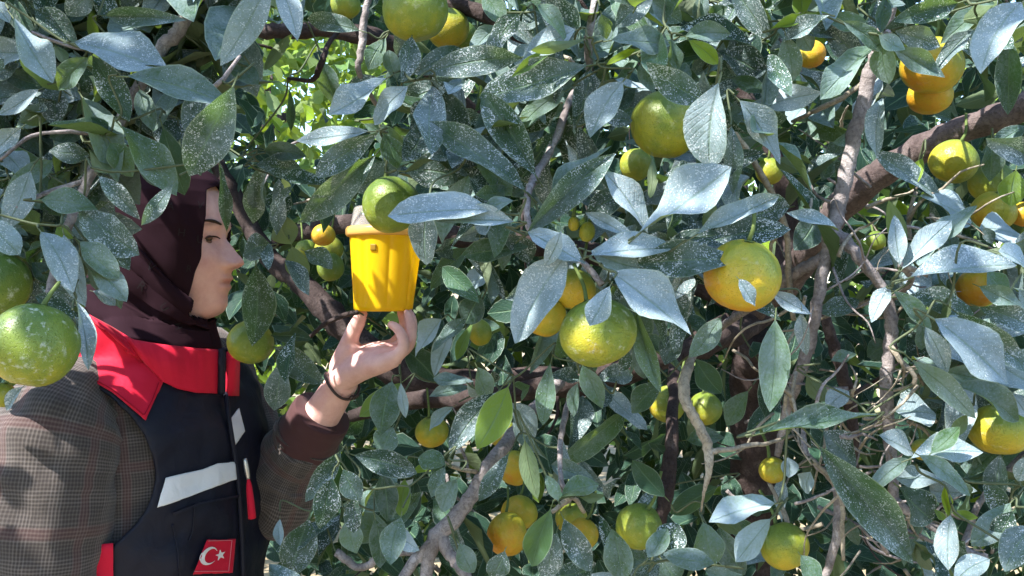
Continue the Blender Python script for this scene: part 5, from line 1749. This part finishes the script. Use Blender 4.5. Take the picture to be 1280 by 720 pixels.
P = crown_left()
n = len(P)
A = unit(np.stack([rng.normal(0, .8, n), rng.normal(-.1, .6, n), rng.normal(-.5, .6, n)], 1))
NR = unit(np.stack([rng.normal(0, .5, n), rng.normal(-.4, .5, n), rng.normal(.8, .5, n)], 1))
Ls = rng.uniform(.055, .095, n); Ws = Ls * rng.uniform(.40, .56, n)
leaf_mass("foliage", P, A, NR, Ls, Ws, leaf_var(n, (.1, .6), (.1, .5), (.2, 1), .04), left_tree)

# leafy shoots of the near layer: the largest leaves singly, the rest joined
def shoots(root, spots, keep, n_single, kinds):
    rows = []
    for (x, y, d) in spots:
        c = at(x, y, d)
        ax = Vector((lr.uniform(-.8, .8), lr.uniform(-.9, -.1), lr.uniform(-.5, .7))).normalized()
        u0 = ax.orthogonal().normalized(); u1 = ax.cross(u0)
        ph = lr.uniform(0, 6.28); m = lr.randint(6, 11); size = lr.uniform(.068, .108)
        dusty = lr.choice(kinds)
        for k_ in range(m):
            a_ = ph + k_ * 2.4
            rad = u0 * math.cos(a_) + u1 * math.sin(a_)
            f_ = k_ / m
            b0 = c + ax * (.010 * k_) + rad * .004
            dr = (ax * (.15 + .75 * f_) + rad * 1.0 + Vector((0, 0, -.28)) + Vector((lr.uniform(-.25, .25), lr.uniform(-.25, .25), lr.uniform(-.2, .2)))).normalized()
            nn = (ax * .9 - rad * .3 + Vector((0, 0, .45)) + Vector((lr.uniform(-.3, .3), lr.uniform(-.3, .3), lr.uniform(-.3, .3))))
            nn = (nn - dr * nn.dot(dr)).normalized()
            L = size * lr.uniform(.75, 1.2) * (1 - .25 * f_); W_ = L * lr.uniform(.29, .41)
            b0 = b0 + dr * .012
            pts = [proj(b0 + dr * (L * q)) for q in (0, .35, .7, 1.0)]
            if not all(keep(q[0], q[1], (b0 + dr * L * .5).y, W_ * .5 * FPX / d) for q in pts): continue
            du, hu, sp, _ = KIND[dusty if lr.random() < .7 else lr.choice(kinds)]
            rows.append((b0, dr, nn, L, W_, (min(1, max(0, du + lr.uniform(-.18, .18))), min(1, max(0, hu + lr.uniform(-.2, .2))), sp, lr.random())))
    rows.sort(key=lambda r_: -r_[3] * r_[4] / r_[0].y ** 2)
    for b0, dr, nn, L, W_, var in rows[:n_single]:
        x = dr.cross(nn).normalized()
        o = bpy.data.objects.new("leaf", LEAFMESH[lr.randrange(len(LEAFMESH))]); COL.objects.link(o)
        o.parent = root; o.matrix_parent_inverse = Matrix.Translation(-root.location)
        o.matrix_basis = Matrix(((x.x * W_, dr.x * L, nn.x * L * .8, b0.x), (x.y * W_, dr.y * L, nn.y * L * .8, b0.y), (x.z * W_, dr.z * L, nn.z * L * .8, b0.z), (0, 0, 0, 1)))
        o.color = (*var[:3], 1)
    rest = rows[n_single:]
    if rest:
        P_ = np.array([r_[0] for r_ in rest]); A_ = np.array([r_[1] for r_ in rest]); N_ = np.array([r_[2] for r_ in rest])
        leaf_mass("foliage", P_, A_, N_, np.array([r_[3] for r_ in rest]), np.array([r_[4] for r_ in rest]), np.array([r_[5] for r_ in rest]), root, SH_MID)
    print("shoot leaves", len(rows))


SH_MID = [leaf_shape(600 + i, 8, 4, False) for i in range(24)]
CLEAR_LINES = []
for nm, pts, mat in BR:
    for x, y, dd, r_ in smooth_path([(x, y, dd, r_) for x, y, dd, r_ in pts], 6): CLEAR_LINES.append((x, y, dd, r_))
CLEAR_LINES = np.array(CLEAR_LINES)


def keep_main(x, y, d, w):
    if in_poly(np.array([x]), np.array([y]), PERSON_POLY)[0] or (x < 330 and y > 0): return False
    if in_poly(np.array([x]), np.array([y]), GAP1)[0] or (985 < x < 1125 and y > 390) or (890 < x < 968 and 420 < y < 625): return False
    for fr in FRUITS:
        fd = fr[3] if fr[3] else .031 * FPX / fr[2]
        if d < fd + .03 and math.hypot(x - fr[0], y - fr[1]) < fr[2] + w * .8: return False
    hit = (np.hypot(CLEAR_LINES[:, 0] - x, CLEAR_LINES[:, 1] - y) < CLEAR_LINES[:, 3] + w * .6) & (CLEAR_LINES[:, 2] > d - .02) & (CLEAR_LINES[:, 2] < 1.3)
    return not (hit.any() and lr.random() < .75)


spots = []
def scatter(n_, x0, x1, y0, y1, d0, d1, sep):
    c_ = 0
    for _ in range(n_ * 12):
        x, y = lr.uniform(x0, x1), lr.uniform(y0, y1)
        if all(math.hypot(x - q[0], y - q[1]) > sep for q in spots):
            spots.append((x, y, lr.uniform(d0, d1))); c_ += 1
            if c_ >= n_: break


scatter(105, 440, 1300, -40, 330, .88, 1.08, 39)
scatter(38, 1040, 1310, 300, 740, .90, 1.04, 46)
scatter(20, 340, 640, -40, 340, .98, 1.14, 58)
scatter(34, 330, 1050, 330, 740, 1.02, 1.2, 58)
shoots(main_tree, spots, keep_main, 44, ['b', 's', 's', 'g', 'g'])
spots = []
scatter(80, -60, 330, -50, 400, .92, 1.04, 34)
LIM = lambda y: float(np.interp(y, [-60, 80, 190, 250, 320, 400, 420], [335, 285, 190, 135, 100, 70, 40]))


def keep_left(x, y, d, w):
    if x > LIM(y) - w * .5 and y > 60: return False
    return not any(math.hypot(x - fr[0], y - fr[1]) < fr[2] + w * .6 and d < 1.0 for fr in FRUITS)


shoots(left_tree, spots, keep_left, 200, ['b', 's', 's', 'g', 'g'])

# ------------------------------------------------------------------ orchard trees beyond, and an unseen row added behind the camera
def far_tree(x, y, h, w, label, seed, count):
    r = tree_root((x, y, 0), label, "citrus_tree", "orchard trees in the row behind")
    q = random.Random(seed)
    trunk_mesh(r, [((x, y, -.05), .11), ((x + .02, y, .3), .075), ((x, y + .03, .9), .06), ((x + .05, y, h * .65), .03)], BARK_DARK, 10)
    for k in range(4):
        a = k * 1.57 + q.uniform(-.4, .4)
        v, f, _ = tube([(Vector((x, y, .75)), .04), (Vector((x + math.cos(a) * w * .45, y + math.sin(a) * w * .45, h * .6)), .026), (Vector((x + math.cos(a) * w * .75, y + math.sin(a) * w * .75, h * .82)), .01)], 7, 5, .2)
        o = link("limb", mesh_from(v, f, "limb"), BARK_DARK); under(o, r)
    B = rng.normal(0, 1, (count, 3)); B = unit(B) * (rng.uniform(.25, 1, (count, 1)) ** .45)
    lump = np.array([noise.noise(Vector((b_[0] * 2.2, b_[1] * 2.2, b_[2] * 2.2 + seed))) for b_ in B])[:, None]
    B = B * (1 + .28 * lump)
    P = np.array([x, y, h * .56]) + B * np.array([w, w, h * .46])
    P = P[P[:, 2] > .25]
    n = len(P)
    A = unit(np.stack([rng.normal(0, .8, n), rng.normal(0, .8, n), rng.normal(-.4, .5, n)], 1))
    NR = unit(np.stack([rng.normal(0, .6, n), rng.normal(0, .6, n), rng.normal(.7, .5, n)], 1))
    Ls = rng.uniform(.08, .14, n); Ws = Ls * rng.uniform(.42, .6, n)
    leaf_mass("foliage", P, A, NR, Ls, Ws, leaf_var(n, (.0, .03), (.75, 1.0), (0, .05), .5), r, SH_TINY)  # bright yellow-green hue stands in for light coming through the leaves


far_tree(-1.45, 5.4, 3.9, 1.7, "sunlit bright green citrus tree seen through the gap left of the trap", 1, 10000)
far_tree(1.5, 5.9, 3.8, 1.8, "citrus tree in the row behind the large mandarin tree's trunk", 2, 5000)
far_tree(4.6, 5.6, 3.7, 1.8, "citrus tree in the row behind at the picture's right side", 3, 3000)
far_tree(-4.9, 5.8, 3.7, 1.8, "citrus tree in the row behind, hidden beyond the woman", 4, 3000)

far_tree(-2.6, 9.0, 5.4, 2.9, "tall citrus tree farthest back beyond the gap left of the trap", 5, 7000)

far_tree(-2.6, -4.2, 3.6, 1.9, "unseen citrus tree added behind the camera to block low sky, first of three", 6, 4000)  # these three stand out of view, added to cut low skylight
far_tree(.9, -4.4, 3.7, 1.9, "unseen citrus tree added behind the camera to block low sky, second of three", 7, 4000)
far_tree(4.4, -4.0, 3.5, 1.9, "unseen citrus tree added behind the camera to block low sky, third of three", 8, 4000)

# ------------------------------------------------------------------ the fruit
def fruit_mesh(seed):
    r = random.Random(seed)
    bm = bmesh.new()
    bmesh.ops.create_uvsphere(bm, u_segments=32, v_segments=20, radius=1.0)
    for v in bm.verts:
        z = v.co.z; q = math.hypot(v.co.x, v.co.y)
        dim = .07 * math.exp(-(q / .22) ** 2)
        v.co.z -= math.copysign(dim, z)
        if z > 0: v.co.z += .05 * math.exp(-(q / .5) ** 2)
        a = math.atan2(v.co.y, v.co.x)
        s = 1 + .012 * math.cos(a * 9 + seed) * q + .035 * noise.noise(v.co * .9 + Vector((seed * 3.1, 0, 0))) + .008 * noise.noise(v.co * 4 + Vector((seed, 2, 0)))
        v.co *= s
    me = bpy.data.meshes.new("mandarin"); bm.to_mesh(me); bm.free()
    me.materials.append(PEEL)
    me.polygons.foreach_set("use_smooth", [True] * len(me.polygons))
    return me


def calyx_mesh():
    v, f = [], []
    for k in range(10):
        a = 2 * math.pi * k / 10; r = .17 if k % 2 == 0 else .09
        v.append((r * math.cos(a), r * math.sin(a), -.01 if k % 2 == 0 else .015))
    v.append((0, 0, .04)); v.append((0, 0, -.03))
    for k in range(10):
        f.append((k, (k + 1) % 10, 10)); f.append(((k + 1) % 10, k, 11))
    me = mesh_from(v, f, "calyx"); me.materials.append(CALYX); return me


FM = [fruit_mesh(i) for i in range(8)]
CM = calyx_mesh()
fq = random.Random(3)
for (x, y, rp, d, ripe, dust, tall, label) in FRUITS:
    small = rp <= 10
    if not d: d = .031 * FPX / rp
    rad = rp / FPX * d
    o = bpy.data.objects.new("mandarin", FM[fq.randrange(len(FM))])
    COL.objects.link(o)
    o.location = at(x, y, d)
    # mesh is of unit size; shader works on real metres, so bake the size in
    me = o.data.copy()
    rot = Matrix.Rotation(fq.uniform(-.45, .45), 4, 'X') @ Matrix.Rotation(fq.uniform(-.35, .35), 4, 'Y')
    spin = Matrix.Rotation(fq.uniform(0, 6.28), 4, 'Z')
    me.transform(Matrix.Diagonal((rad, rad, rad * tall, 1)) @ spin)
    o.data = me
    o.rotation_euler = rot.to_euler()
    o.color = (ripe, .5, dust, 1)
    tag(o, label, "mandarin", "mandarins hanging in the trees")
    c = bpy.data.objects.new("calyx", CM); COL.objects.link(c)
    c.parent = o
    c.location = (0, 0, rad * tall * 1.0); c.scale = (rad * 1.1,) * 3
    sv, sf, _ = tube([(Vector((0, 0, rad * tall * .99)), .0022), (Vector((.003, .004, rad * tall + .014)), .0018), (Vector((.004, .022, rad * tall + .038)), .0018)], 6, 4)
    s = link("stem", mesh_from(sv, sf, "stem"), CALYX); s.parent = o
print("objects", len(bpy.data.objects), "tris", sum(len(p.vertices) - 2 for o in bpy.data.objects if o.type == 'MESH' for p in []) )
